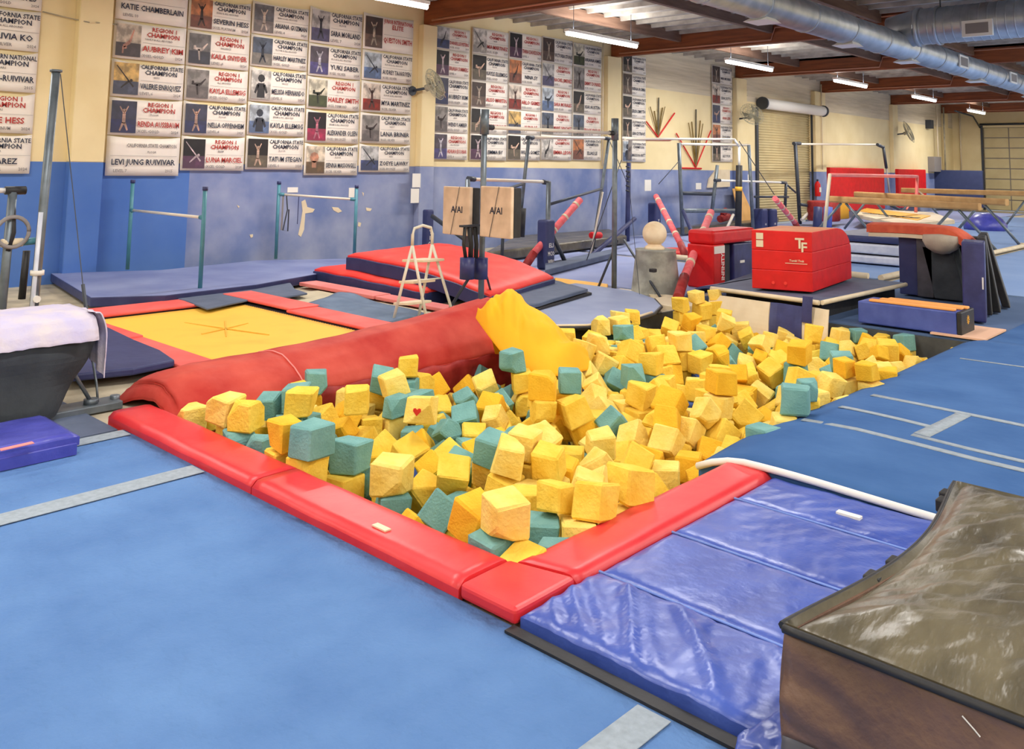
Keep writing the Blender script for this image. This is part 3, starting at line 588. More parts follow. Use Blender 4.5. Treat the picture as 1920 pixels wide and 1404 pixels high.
# ---------------------------------------------------------------- pit border pads
zb_ = .07
def bpad(x0, y0, x1, y1, label, cut=None):
    bm = NB(); n = 24
    def f(u, v):
        x = x0+u*(x1-x0); y = y0+v*(y1-y0); e = min(v, 1-v) if abs(x1-x0) > abs(y1-y0) else min(u, 1-u)
        return Vector((x, y, zb_-.035*max(0, 1-e/.16)**2+.006*nz(x*3, y*3, 5)))
    a, b = (n, 10) if abs(x1-x0) > abs(y1-y0) else (10, n)
    sheet(bm, f, a, b, (0, 0, -.07)); return obj('border_pad', bm, m_red, label=label, cat='pad', group='red pads round the pit')
sx = -4.36
q = bpad(-6.2, EDG, sx-.004, EDG+.32, 'left half of the red padded pit border, reaching under the red bolster')
q = bpad(sx+.004, EDG, -2.74, EDG+.32, 'middle red border pad of the pit with a small white label')
bm = NB(); P = G(715, 990, zb_); box(bm, (P.x-.05, P.y-.018, zb_), (P.x+.05, P.y+.018, zb_+.007)); obj('sewn_label', bm, m_creamv, q)
bm = NB(); hexa(bm, [(-2.735, EDG, 0), (-2.42, EDG, 0), (-2.42, EDG+.38, 0), (-2.735, EDG+.3, 0)], [(-2.735, EDG, zb_-.005), (-2.42, EDG, zb_-.005), (-2.42, EDG+.38, zb_), (-2.735, EDG+.3, zb_)]); obj('border_pad', bm, m_red, bevel=.02, seg=3, label='red corner pad where the two pit borders meet', cat='pad', group='red pads round the pit')
bm = NB()
def f(u, v):
    x = -2.72+u*.3; y = EDG+.31+v*(4.9-EDG-.31)+.08*u*(1-v); e = min(u, 1-u); return Vector((x, y, zb_-.035*max(0, 1-e/.16)**2+.006*nz(x*3, y*3, 5)))
sheet(bm, f, 10, 24, (0, 0, -.07)); obj('border_pad', bm, m_red, label='red border pad on the short right side of the pit, beside the blue vinyl mat', cat='pad', group='red pads round the pit')
# ---------------------------------------------------------------- blue vinyl panel mat
t = root('panel_mat', (-1.7, 3.8, 0), 'shiny wrinkled blue vinyl panel mat beside the short red border', 'mat')
ys = [EDG+.02, 3.21, 3.79, 4.4, 4.85]
for i in range(4):
    bm = NB(); y0, y1 = ys[i], ys[i+1]
    def f(u, v):
        x = -2.41+u*1.95; y = y0+v*(y1-y0)
        e = min(u*1.95, (1-u)*1.95, v*(y1-y0), (1-v)*(y1-y0)); z = .055-.02*max(0, 1-e/.05)**2
        a = 1.0 if i == 0 else .35
        s_ = .75*x+.66*y; fd = min(1, v*6, (1-v)*8)*a*a
        for sk, hk in ((.12, .012), (.2, .016), (.27, .009), (.4, .02), (.47, .010), (.62, .018), (.93, .014), (1.05, .012)): z += fd*hk*math.exp(-((s_-sk-.02*math.sin(x*9+sk*7))/.022)**2)
        z += a*.01*nz(x*5.5+y*2, y*2.2, 3+i)+.009*a*abs(nz(x*14+y*3, y*2.5, 7+i))+.006*abs(nz(x*6-y*5, x*3, 12+i))
        return Vector((x, y, z))
    sheet(bm, f, 90, 24, (0, 0, -.05)); obj('panel', bm, m_vinyl, t)
bm = NB()
for y in ys[1:4]: tube(bm, [(-2.41, y, .046), (-.5, y, .046)], .006, 6)
obj('seam_piping', bm, mat('pale_blue_piping', (120, 150, 224), .5), t)
P = G(1592, 966, .06); bm = NB(); box(bm, (P.x-.06, P.y-.02, .05), (P.x+.06, P.y+.02, .068)); obj('sewn_label', bm, m_paper, t)
# small blue vinyl flap at the lower right
cc = [G(1384, 1378, .03), G(1484, 1318, .1), G(1500, 1440, .05), G(1370, 1440, .03)]
bm = NB(); sheet(bm, lambda u, v: bil(cc, u, v)+Vector((0, 0, .012*nz(u*5, v*5, 3))), 20, 16, (0, 0, -.01)); obj('corner_flap', bm, m_vinyl, t)
# ---------------------------------------------------------------- big soft block in the right foreground
BX0, BX1, BY0, BY1, BZ = -1.26, .75, 2.6, 4.28, .45
t = root('soft_landing_block', ((BX0+BX1)/2, (BY0+BY1)/2, 0), 'big soft landing block with worn olive-black top and brown sides in the right foreground', 'mat')
def top(u, v):
    x = BX0+u*(BX1-BX0); y = BY0+v*(BY1-BY0)
    lx = .10*math.sin(v*PI)**1.2*(1-u)
    ly = .04*math.sin(u*PI)
    e = min(u*2, (1-u)*2, v*1.65, (1-v)*1.65); c = min(u*2, 1)*min(v*1.65, 1)
    z = BZ+.05*min(1, e/.3)-.03*max(0, 1-e/.09)**2+.03*nz(x*1.6, y*1.2, 4)
    z += .034*abs(nz(x*1.8+y*2.2, (y-x)*6, 9))*min(1, e/.2)+.02*abs(nz(x*3+y*5, (y-x)*13, 5))*min(1, e/.15)+.01*nz(x*9, y*9, 3)*min(1, e/.15)
    if e < .001: z = BZ+.0
    return Vector((x+lx, y+ly*(1-v)*.0, z))
bm = NB(); N_ = 110
sheet(bm, top, N_, 90, (0, 0, -.03)); obj('top_cover', bm, m_olive, t)
def sideS(u, v):
    p = top(u, 0); z = (BZ-.02)*(1-v); b = .025*math.sin(v*PI); pk = max(0, 1-abs(p.x-BX0)/.35); return Vector((p.x, p.y-b-.016*nz(p.x*5, z*4, 2)-.009*abs(nz(p.x*14+z*9, z*5, 6))-.012*pk*math.sin(z*42+p.x*12), z))
bm = NB(); sheet(bm, lambda u, v: sideS(u, v*.66), 70, 20, (0, .02, 0)); obj('front_side', bm, m_brown, t)
bm = NB(); sheet(bm, lambda u, v: sideS(u, .66+v*.34), 70, 12, (0, .02, 0)); obj('lower_side', bm, m_lowbl, t)
def sideW(u, v):
    p = top(0, u); z = (BZ-.02)*(1-v); return Vector((p.x-.02*math.sin(v*PI), p.y, z))
bm = NB(); sheet(bm, sideW, 40, 16, (.02, 0, 0)); obj('left_side', bm, m_brown, t)
bm = NB(); box(bm, (BX0+.12, BY0+.1, .005), (BX1-.05, BY1-.05, BZ-.06)); obj('foam_core', bm, m_lowbl, t)
bm = NB(); tube(bm, [top(i/50, 0)+Vector((0, -.012, -.012)) for i in range(51)], .012, 6); tube(bm, [top(0, i/50)+Vector((-.01, 0, -.012)) for i in range(51)], .012, 6); obj('edge_welt', bm, m_black, t)
for v in (.32, .42, .86, .92):
    bm = NB(); p = top(0, v); box(bm, (p.x-.045, p.y-.035, p.z-.06), (p.x+.01, p.y+.035, p.z-.01)); obj('strap_loop', bm, m_black, t, bevel=.006)
for u, l in ((.26, .012),):
    bm = NB(); p = sideS(u, .12); tube(bm, [p+Vector((-.03, -.008, .02)), p+Vector((0, -.012, .0)), p+Vector((.012, -.01, -l))], .002, 5); obj('torn_thread', bm, m_paper, t)
# ---------------------------------------------------------------- red bolster
t = root('red_bolster', (-6.4, 4.7, 0), 'long worn red vinyl bolster between the trampoline and the foam pit', 'bolster')
prof = [(-5.9, -.03), (-5.88, .03), (-5.93, .12), (-6.04, .2), (-6.2, .27), (-6.38, .28), (-6.56, .24), (-6.74, .16), (-6.88, .07), (-6.98, -.02)]
def rol(u, v):
    k = u*(len(prof)-1); i = min(int(k), len(prof)-2); w = k-i
    x = prof[i][0]*(1-w)+prof[i+1][0]*w; z = prof[i][1]*(1-w)+prof[i+1][1]*w
    y = 2.96+v*3.5
    end = min(1, math.sqrt(max(0, 1-(1-min(1, v/.11))**2))); 
    cxm = -6.45; x = cxm+(x-cxm)*(.62+.38*end)+.12*(1-end); zz = z*(.34+.66*end)*(.88+.8*v*v)
    zz += .012*nz(x*4, y*3, 8)*min(1, zz*8) + .014*nz(x*10, y*7, 2)*max(0, 1-v*3) - .012*math.exp(-((v-.3)/.008)**2)*(z > .05)
    if v > .965: zz *= .97
    return Vector((x+.10*v, y+.05*math.sin(u*PI)*(1 if v < .02 else 0), zz))
bm = NB(); sheet(bm, rol, 36, 110, (0, 0, -.02)); obj('vinyl_cover', bm, m_redold, t)
bm = NB(); vs = [bm.verts.new(rol(i/36, 1)+Vector((0, .005, -.01))) for i in range(37)]; f_ = bm.faces.new(vs); bmesh.ops.solidify(bm, geom=[f_], thickness=.02); obj('end_cap', bm, m_skirt, t)
bm = NB(); sheet(bm, lambda u, v: Vector((-5.86+.1*u+.008*math.sin(u*90), 3.06+u*3.38, .03-.4*v+.01*math.sin(u*60))), 80, 6, (-.02, 0, 0)); obj('skirt', bm, m_skirt, t)
bm = NB(); tube(bm, [rol(.06, .05+i/40*.94)+Vector((.012, 0, 0)) for i in range(41)], .01, 6); obj('hem_piping', bm, m_skirt, t)
bm = NB(); tube(bm, [rol(i/24, .305)+Vector((0, 0, .004)) for i in range(4, 22)], .006, 6); obj('stitched_seam', bm, m_pink, t)
# ---------------------------------------------------------------- orange cover draped over the end of the bolster
def smooth(t): t = max(0, min(1, t)); return t*t*(3-2*t)
ridge = [G(900, 590, .44), G(926, 563, .56), G(960, 549, .62), G(1005, 578, .48), G(1060, 632, .24), G(1100, 664, .07)]
front = [G(892, 594, .42), G(915, 626, .32), G(946, 664, .18), G(984, 694, .06), G(1040, 702, .03), G(1108, 690, .0)]
back_ = [r_+Vector((-.12, .34, -r_.z+.02)) for r_ in ridge]
def spl(P, t):
    k = t*(len(P)-1); i = min(int(k), len(P)-2); w = k-i
    p0 = P[max(i-1, 0)]; p1 = P[i]; p2 = P[i+1]; p3 = P[min(i+2, len(P)-1)]
    return .5*((2*p1)+(p2-p0)*w+(2*p0-5*p1+4*p2-p3)*w*w+(3*p1-p0-3*p2+p3)*w**3)
def cov(u, v):
    a = spl(back_, u); b = spl(ridge, u); c = spl(front, u)
    if v < .35: w = v/.35; p = a.lerp(b, w); p.z = a.z+(b.z-a.z)*math.sin(w*PI/2)
    else: w = (v-.35)/.65; p = b.lerp(c, w); p.z = c.z+(b.z-c.z)*(1-w**1.9)+.05*math.sin(w*PI)
    e = min(1, 4*v, 3*(1-v))
    f_ = nz(u*7, v*2.2, 6)*.05+.03*math.sin(u*26+v*5+3*nz(u*5, v*3, 2))*v-.045*math.exp(-((u-.45-.25*v)/.035)**2)*v+.035*abs(nz(u*14-v*6, v*3+u*5, 8))
    p.z += f_*e; p.x += .03*math.sin(u*22)*v*(1-v)*2; return p
bm = NB(); sheet(bm, cov, 56, 44, (0, 0, -.012)); obj('orange_cover', bm, m_cover, label='bright orange-yellow fabric cover draped over the end of the red bolster', cat='cover')
# ---------------------------------------------------------------- foam blocks
# x, y, z in mm, rotation in hundredths of a radian, size in percent; nearest first
DATA = [
-2752,3099,-24,-137,3,0,100,  -2880,3109,181,45,-167,229,100,  -2759,3644,135,24,10,-305,100,  -4424,3106,180,-148,154,22,108,  -2769,3954,136,29,136,-150,108,
-4018,3377,10,5,1,212,108,  -2798,3215,-379,-159,164,83,100,  -4414,3389,34,-151,-165,-130,108,  -3357,3989,99,-3,-176,191,100,  -3475,3790,147,-62,180,-12,95,
-2786,3547,-39,-4,-26,-93,108,  -2979,3102,-175,213,167,-85,100,  -2757,3769,-208,8,-159,288,95,  -2799,3230,-199,-91,-151,83,100,  -3119,3150,89,-193,1,-155,100,
-4447,3093,-8,176,154,22,100,  -2964,3568,118,-25,-2,20,85,  -3347,3098,-344,192,6,140,100,  -2765,3489,-395,153,1,-64,95,  -5222,3150,150,-31,-159,78,100,
-2934,3094,3,71,167,-85,100,  -4074,3088,-366,-155,-1,-280,85,  -3367,3096,-159,6,35,16,85,  -3844,3690,-16,-24,-95,-55,100,  -4403,3321,-156,-155,149,-130,108,
-3562,3113,-282,173,-70,-34,108,  -4175,3086,-215,47,132,27,85,  -2794,3743,-390,98,159,-28,108,  -2776,4633,-130,36,11,-218,95,  -2767,3808,-37,120,159,-23,95,
-2779,4073,-396,4,-2,-13,100,  -4146,5200,6,15,32,-206,108,  -2766,3440,-223,0,4,78,95,  -2771,5330,-160,39,164,-8,100,  -5867,3092,6,-80,-153,-75,100,
-3745,3298,-207,1,85,-196,100,  -4323,5055,185,184,158,93,108,  -5186,3543,166,203,-152,25,100,  -2769,3312,-38,190,164,82,85,  -3709,3871,122,-80,-131,-48,95,
-3792,3149,-358,-183,162,94,100,  -3438,6091,189,21,150,-186,100,  -3651,3409,-93,247,-30,-78,95,  -2743,5307,5,295,164,-8,85,  -2831,4684,-355,-212,-3,185,95,
-5425,3107,170,-192,179,7,100,  -3396,5794,18,78,26,280,95,  -3146,3095,-78,139,193,0,85,  -3020,3244,-361,149,-6,-182,108,  -5118,4562,-24,-81,-125,-252,108,
-2775,4256,-283,-83,-60,-60,100,  -3612,4812,-30,53,-134,-125,100,  -3432,5333,-98,9,-93,164,100,  -5078,5534,166,-76,-152,-244,100,  -5824,3106,-175,154,-311,-4,100,
-2774,5758,117,215,-71,138,100,  -4742,3097,-192,-3,6,-291,95,  -4081,5972,1,-297,-137,-10,100,  -4669,3089,164,162,-5,-3,95,  -2832,5557,10,158,159,139,108,
-2765,5897,-359,-156,-4,-164,108,  -2759,4835,-177,-114,194,38,95,  -3199,3093,-222,-33,14,-118,85,  -4815,4173,-50,115,82,-208,100,  -4947,3111,-378,-69,-164,31,100,
-2866,4462,-206,-50,-150,-205,95,  -4018,3644,-151,-108,36,40,100,  -2981,5306,-125,119,-83,-128,85,  -4032,3396,-178,-34,152,-239,100,  -5008,3146,-20,3,-164,31,100,
-5362,4502,91,-26,7,276,100,  -4638,4040,-169,-260,-101,-54,108,  -2765,6478,-58,172,-42,157,108,  -4368,3120,-346,-2,312,-60,108,  -4308,5338,172,-50,158,-132,95,
-2822,6033,190,-156,4,192,108,  -2782,5926,-173,-159,-161,-145,100,  -3549,7664,163,4,-305,-142,108,  -4293,5020,3,19,-158,-225,95,  -2774,8267,-175,-127,-5,-23,108,
-2772,7282,26,-5,-29,-140,108,  -2760,4038,-230,79,152,98,85,  -5215,3101,-210,-313,-2,22,100,  -3691,5298,-110,-105,69,-117,95,  -3694,5785,29,141,-75,-149,108,
-4705,3098,-14,-309,-5,-13,100,  -4424,3092,-173,-2,312,-68,85,  -2774,3982,-71,-74,152,97,95,  -2874,5300,-346,-192,158,-38,108,  -3032,5111,-202,-40,-49,237,100,
-3529,5485,8,-159,92,-118,95,  -2769,4912,-359,153,-46,237,85,  -5096,3739,17,-29,-109,216,95,  -2742,6110,-38,-19,154,153,85,  -5229,3110,-30,-43,159,-235,100,
-4571,4794,-65,-41,213,-165,85,  -5134,6560,96,55,-190,-202,100,  -3300,4790,-64,112,-44,-81,100,  -3813,7652,-53,-91,228,-128,100,  -4420,6620,91,-164,1,23,100,
-3173,4933,-171,-310,3,-103,100,  -4649,4410,-88,105,64,97,85,  -2978,3477,-45,-1,11,72,95,  -3109,7295,31,-63,112,-270,100,  -5198,4381,-17,-165,0,136,85,
-4740,4678,-74,-115,-97,-123,100,  -5880,6696,123,-85,-168,-60,100,  -3545,3990,160,204,-150,-13,95,  -5247,5414,-62,-261,-42,90,108,  -2827,5596,-358,156,2,103,100,
-3353,6295,-102,68,249,117,108,  -4438,7484,-40,160,4,-176,100,  -5590,4253,-20,-45,149,-3,100,  -3470,5649,-105,4,-218,-162,100,  -4639,7437,135,153,3,269,100,
-5778,4079,110,42,152,-11,95,  -5540,4789,156,-57,-163,-18,95,  -4994,3130,-200,-118,-164,31,100,  -4678,3205,-359,-162,-5,150,100,  -4422,6365,20,310,-3,-62,100,
-5863,6325,60,100,-25,-21,108,  -4748,4948,-55,13,91,211,108,  -5593,3163,-374,298,-149,17,100,  -4887,6965,60,-130,-49,-212,100,  -2756,7265,-164,-128,-4,-302,100,
-5591,4560,70,-20,29,-84,100,  -3899,5369,-78,-33,235,85,100,  -2876,7493,144,153,310,-5,85,  -5442,3133,-203,154,22,-8,108,  -5165,6841,113,171,0,274,100,
-5509,3500,94,-182,5,-257,85,  -5400,4077,-71,64,-234,115,100,  -2884,7030,-89,-69,19,-197,100,  -5029,5606,-6,18,-152,-244,95,  -5809,7721,85,-19,152,259,100,
-4657,7223,14,-9,50,249,108,  -2779,6692,-354,-69,252,-131,100,  -4396,7719,1,164,-3,-20,100,  -2753,6182,-374,-3,0,308,100,  -5198,3162,-389,2,1,-123,100,
-3053,7490,137,153,1,271,85,  -3210,5256,-180,-142,-159,37,100,  -2784,9545,-289,-314,-88,-36,100,  -2770,7026,-250,-35,59,-20,100,  -4554,8901,-71,-144,78,-154,95,
-3956,3257,-357,101,161,68,100,  -4986,6692,-37,12,-107,94,100,  -3305,5858,-128,120,74,99,100,  -3856,6446,-5,178,150,-122,100,  -3213,9637,-220,-22,59,97,108,
-5869,9432,133,-159,9,-151,95,  -5041,9046,47,118,19,-101,95,  -2937,3792,114,-267,-124,15,85,  -3346,4457,-47,4,238,105,100,  -2749,6111,-200,-145,-154,-161,95,
-4380,4171,-151,94,-262,11,108,  -5196,5127,-116,-54,-32,261,95,  -4314,3948,-169,218,53,0,85,  -4781,6585,-135,244,44,75,100,  -5893,5976,-48,213,97,-92,85,
-2781,6807,-170,58,-285,35,100,  -5414,7595,87,-13,7,135,85,  -2768,8399,-355,48,144,-130,95,  -5588,6900,91,-157,8,-231,100,  -2811,5608,-178,134,159,139,100,
-2889,7979,-2,-121,152,74,100,  -3254,5592,-181,91,28,51,95,  -2931,6470,153,69,171,-14,85,  -5775,9783,35,-306,11,-37,108,  -5344,8826,66,-33,122,252,85,
-4871,4022,-196,-256,-55,134,108,  -3447,6064,15,2,6,151,95,  -4363,9811,-54,78,177,125,108,  -3521,3782,-29,-129,-8,182,100,  -3646,4262,82,110,20,-155,95,
-3316,7186,40,102,-103,144,100,  -5329,4941,-152,86,14,131,100,  -5586,4962,-31,38,-161,-29,108,  -3815,7398,-220,171,59,30,108,  -4855,7353,72,26,119,-36,100,
-5207,6231,-46,47,77,-115,100,  -4653,6122,-77,-20,-215,78,95,  -3036,5581,-143,-78,6,6,100,  -3786,3942,-33,-21,-15,-267,100,  -4565,4592,-163,-8,181,-86,100,
-4474,5878,-100,58,-73,256,95,  -5631,6699,-46,111,42,208,100,  -4301,5768,-158,-61,48,-43,108,  -5807,3172,-358,4,4,116,100,  -3468,9364,-77,-59,104,-110,85,
-5807,9684,201,-303,8,-13,85,  -2869,10077,-250,-27,39,149,95,  -5559,8691,-31,-62,-97,-62,100,  -4392,3410,-350,-49,-156,210,100,  -4228,3286,-365,30,158,-31,85,
-2759,6303,-141,-118,206,-106,95,  -2748,10268,-174,-312,41,1,85,  -3951,7311,-48,-16,-226,-96,85,  -4169,10090,-93,192,-139,82,100,  -3470,9617,-73,12,-174,188,108,
-5737,7990,68,-206,142,71,108,  -4958,6397,-74,89,41,-279,100,  -2803,7424,-383,159,5,-203,100,  -3097,4620,-131,127,268,-28,85,  -3525,10261,-91,0,-5,-44,100,
-3225,3663,-28,-2,-3,-90,108,  -2771,9995,-414,90,-141,149,100,  -4953,5587,-179,157,-5,72,100,  -5343,4253,-186,7,1,-192,95,  -3430,4198,-29,138,-6,-276,108,
-4835,9156,-88,-111,103,105,95,  -4101,5267,-173,-34,9,245,108,  -2767,9678,-554,51,45,-85,85,  -4986,8798,-126,-41,78,79,95,  -5690,5217,-117,-114,39,-169,100,
-5372,3622,141,-177,-163,97,100,  -5127,4046,-194,-113,-105,-201,100,  -3000,10269,-203,-264,51,84,100,  -2811,7647,-375,2,5,-203,100,  -5422,3158,-16,114,-135,7,100,
-4003,9394,-167,145,103,-127,108,  -3088,9964,-268,22,-28,-184,100,  -5892,10296,151,-150,14,-295,85,  -2772,9193,-438,228,-91,-106,95,  -2822,7860,-249,206,49,198,100,
-5178,8842,-54,-148,1,290,95,  -3968,7522,-106,-62,100,172,100,  -3678,5604,-63,-228,31,19,100,  -5875,5620,-204,59,22,283,100,  -2763,8572,-218,-125,-66,157,100,
-5816,5873,-161,-34,263,-155,100,  -4636,7682,38,-261,71,4,100,  -4570,7179,-154,15,265,-16,108,  -5870,8410,96,-159,3,-240,95,  -5865,6151,-248,-89,89,-120,100,
-3674,5134,-207,180,-80,-164,100,  -4579,8631,-263,16,-244,-155,95,  -3805,9408,-91,267,-19,-3,85,  -5568,5527,-185,97,-51,-146,108,  -2763,8808,-258,-46,-125,45,100,
-3162,7681,133,49,162,-215,100,  -3638,9461,-83,-123,-1,-160,85,  -4286,8818,-206,97,272,101,100,  -5881,6659,-56,107,146,-60,100,  -2775,10278,-354,-41,6,-157,108,
-3625,6723,-141,-192,-232,11,100,  -5532,7926,8,-122,-34,-47,100,  -4518,8805,-210,-47,72,-149,85,  -4222,3516,-168,167,-8,4,100,  -2855,5931,6,-46,153,-145,100,
-4058,5935,-197,159,1,125,100,  -2778,6376,-296,-115,25,0,95,  -4230,5986,-166,42,-152,83,100,  -3333,9447,-238,-44,-11,109,95,  -4878,10165,-223,134,12,-113,108,
-5691,4650,-78,130,-21,-244,100,  -3770,8468,-135,189,4,-241,108,  -2778,9021,-264,10,300,-62,95,  -4012,3896,-87,197,-46,185,108,  -5012,4616,-192,1,37,-260,108,
-5044,5359,-158,87,64,222,100,  -5007,9347,-57,-297,5,-123,108,  -4014,10229,-80,119,-155,-40,85,  -3840,4787,-190,313,2,63,100,  -4168,6350,-64,0,83,4,100,
-2891,4434,-384,-159,-164,109,100,  -2834,8988,-439,299,-7,-14,100,  -4904,8898,-245,-75,286,-49,100,  -2950,9380,-317,98,42,-217,108,  -4897,6854,-83,195,101,-159,100,
-3833,7190,-199,313,0,-141,100,  -3450,9877,-143,-94,-72,-202,95,  -2758,7203,-345,-51,-28,-119,85,  -5181,6449,-53,-14,-30,-157,100,  -3729,3607,-180,-148,-30,227,100,
-5181,3890,-96,-72,-210,114,85,  -2839,7639,-196,96,-163,76,100,  -5178,9253,80,-302,-144,26,95,  -4768,4278,-210,225,-65,68,100,  -4215,6528,-50,-296,-2,-134,85,
-3079,6893,-41,-157,2,270,108,  -3384,6650,-194,81,-19,178,100,  -5188,10262,-251,104,-237,0,108,  -4046,4132,-56,-82,-108,-110,100,  -4060,7150,-33,100,156,-141,100,
-4825,5231,-265,-232,-58,105,100,  -4631,7480,-44,-234,-163,48,100,  -3170,4212,-60,-247,-38,2,108,  -4451,10274,-79,-16,1,-171,108,  -2823,9964,-590,-144,10,241,100,
-5871,8167,96,58,143,-154,100,  -3624,6207,2,12,-167,-203,85,  -5894,9449,-27,165,5,-21,85,  -3062,7493,-30,-1,-4,113,100,  -4454,10085,-78,-4,1,-171,100,
-3473,5190,-219,63,-11,-292,100,  -4788,9588,-172,41,-12,-268,100,  -5443,6135,-71,267,28,143,85,  -5344,6661,20,101,-127,115,100,  -3338,3827,-41,-148,-160,-142,85,
-4506,6937,-88,-135,-1,-170,85,  -5697,4441,-209,-1,11,-297,100,  -4326,5309,-164,-67,156,181,108,  -5499,4745,-17,-4,6,235,100,  -5863,10244,-11,-150,-14,-72,100,
-3588,7703,-20,-95,167,-102,100,  -5020,9071,-158,214,-113,13,100,  -4097,4436,-66,-119,-100,-105,100,  -4445,6071,-202,211,-13,-182,108,  -4209,5488,-170,-19,22,-71,108,
-2840,7514,-21,42,-163,74,100,  -4443,9173,-185,114,74,-130,95,  -5728,6465,-95,127,47,44,108,  -2983,4661,-247,51,-212,32,95,  -5346,5793,-244,100,-40,6,95,
-2932,8070,-181,-154,-4,1,100,  -4446,4423,-177,-312,10,-33,85,  -3025,8954,-291,107,60,-185,108,  -4706,3798,-182,54,-153,-252,85,  -5891,6259,-123,-113,89,-120,85,
-4632,5397,-4,-159,0,181,100,  -4843,4495,-206,8,194,69,100,  -3843,10077,-130,113,-104,40,100,  -5044,7214,8,-202,106,-43,108,  -3718,9761,-133,-62,-5,314,100,
-2878,8033,-360,-159,5,-271,100,  -5647,3836,71,-19,-102,-196,100,  -5894,7016,-60,-171,0,-8,85,  -2987,8151,0,14,152,73,100,  -5879,3285,-11,-20,-297,-153,100,
-3769,10289,-132,9,1,-157,100,  -5057,8434,-47,158,-14,-95,100,  -4160,9499,-261,-101,34,-245,100,  -4383,6285,-164,151,162,150,108,  -4150,9771,-166,116,-52,-74,85,
-5632,8482,-117,-20,-119,-57,85,  -5671,8238,-76,-55,171,-240,100,  -5405,7062,68,36,127,212,85,  -3920,5563,-178,53,-39,249,100,  -4717,10019,-255,-149,-127,26,100,
-2988,6544,-13,-259,-143,-13,108,  -5383,3853,-74,-94,-210,114,108,  -3565,7465,-195,-1,-13,-300,108,  -4276,5042,-173,-67,-158,-226,100,  -5833,4078,-64,-113,152,-11,95,
-4914,6184,-126,-40,91,176,108,  -3573,3490,-250,159,-74,42,95,  -3888,5164,-188,-65,-293,-29,100,  -3361,7082,-99,47,288,-61,95,  -4493,5155,-178,69,-31,-66,100,
-4332,5312,10,-314,1,-100,85,  -4618,5339,-180,-155,-2,-59,95,  -5242,4408,-188,8,149,-21,100,  -4968,9359,-253,-150,-22,23,108,  -2802,6531,-228,-95,206,-106,85,
-4192,6762,-184,-88,15,-302,95,  -3462,8221,-109,102,54,-250,95,  -5051,7009,-46,8,-295,130,85,  -3970,4616,-26,-311,6,-4,85,  -3480,5503,-219,-77,-217,-159,95,
-4681,10273,-275,-37,-141,-7,100,  -3185,8345,-41,-47,43,197,108,  -4917,5372,-337,188,-60,-99,100,  -5858,10218,-177,-151,15,-302,85,  -3584,7242,-315,188,-63,23,100,
-3984,6847,-38,-62,152,-185,85,  -3348,4024,-65,-125,176,-124,85,  -4396,6615,-76,-2,164,159,85,  -5523,6438,-156,51,-39,178,95,  -3456,6072,-169,159,-6,-209,108,
-5252,9048,-102,-288,-8,139,100,  -3294,10006,-269,162,10,277,108,  -5242,7131,-54,69,163,231,95,  -2959,8252,-336,15,34,309,100,  -3764,7007,-199,155,2,20,100,
-5390,8877,-94,35,-122,-62,108,  -3570,3995,-21,-201,164,-13,108,  -3110,9754,-300,72,59,97,85,  -4442,3540,-173,197,54,211,95,  -2914,7062,-391,16,-99,83,85,
-4402,9659,-236,51,134,-151,100,  -5318,4609,-65,132,304,-27,100,  -4654,7476,-221,159,5,-223,95,  -5800,9810,-149,-161,-144,-103,100,  -4411,7473,-219,1,5,-227,100,
-3705,5478,-193,18,234,146,100,  -3434,9290,-207,-51,104,-110,85,  -5207,3462,-12,-4,-311,109,100,  -5404,8212,-121,-309,-65,-66,100,  -5162,5794,-222,90,299,-1,85,
-2821,9367,-506,155,66,-109,85,  -2871,8813,-424,117,-134,172,85,  -5544,4286,-197,-162,6,245,100,  -4328,9839,-255,-193,-136,136,100,  -3637,8776,-113,-82,-2,233,100,
-4461,4019,-283,-74,229,-70,108,  -5801,6405,-260,-65,-102,104,100,  -5633,3485,-180,-4,42,258,100,  -5353,7568,-72,-146,-10,-149,100,  -4755,5905,-101,219,-87,-151,108,
-3636,6467,-27,-173,111,-18,85,  -4081,3431,-357,309,1,-54,100,  -4423,9000,-268,80,-291,49,108,  -4638,8878,-308,36,-242,-133,95,  -5836,3367,-187,178,132,135,100,
-3293,7489,-34,0,311,158,100,  -4672,9063,-207,-155,28,-117,100,  -4941,5173,-122,-72,-37,-124,100,  -4541,8209,-235,-161,-220,70,100,  -4588,6269,-211,86,-155,148,85,
-5539,7515,-95,10,169,182,100,  -5041,3620,-122,-139,-109,216,108,  -3151,6340,-182,-162,19,26,95,  -4209,10295,-114,-127,-153,-53,85,  -5641,9432,-159,-84,1,-33,108,
-2882,10258,-593,23,-125,-205,100,  -5719,4661,-259,-150,192,-23,100,  -5176,5514,-241,-197,-90,-127,100,  -3884,3759,-208,-20,-281,45,95,  -3225,6004,-225,257,75,99,108,
-3532,10279,-282,160,0,-163,108,  -5261,7354,-93,126,-93,209,100,  -5380,9410,-129,209,20,-142,95,  -3167,4996,-356,42,152,111,108,  -4087,8067,-347,4,66,-67,95,
-4558,4877,-218,191,-46,82,108,  -5402,5308,-211,125,-163,100,95,  -4520,9887,-249,157,-4,-202,100,  -5345,5550,-175,-94,26,-4,100,  -4728,6407,-269,-19,-250,107,108,
-3784,9346,-229,-29,-107,190,85,  -5422,4508,-250,140,-79,-151,100,  -3785,6359,-185,155,7,166,108,  -3211,9417,-373,293,112,-25,100,  -3893,5733,-245,-200,-50,-203,95,
-5843,8366,-82,0,310,145,100,  -4330,4575,-154,144,-15,294,100,  -4987,6546,-200,-24,-224,-125,100,  -3496,10084,-263,-8,-2,-6,100,  -2969,3730,-56,0,191,15,108,
-4741,9462,-323,-47,-213,-130,108,  -3239,9066,-314,118,22,261,85,  -4536,9426,-234,129,-220,37,100,  -5188,4863,-258,-70,-43,-142,85,  -3049,5545,-357,156,-79,178,85,
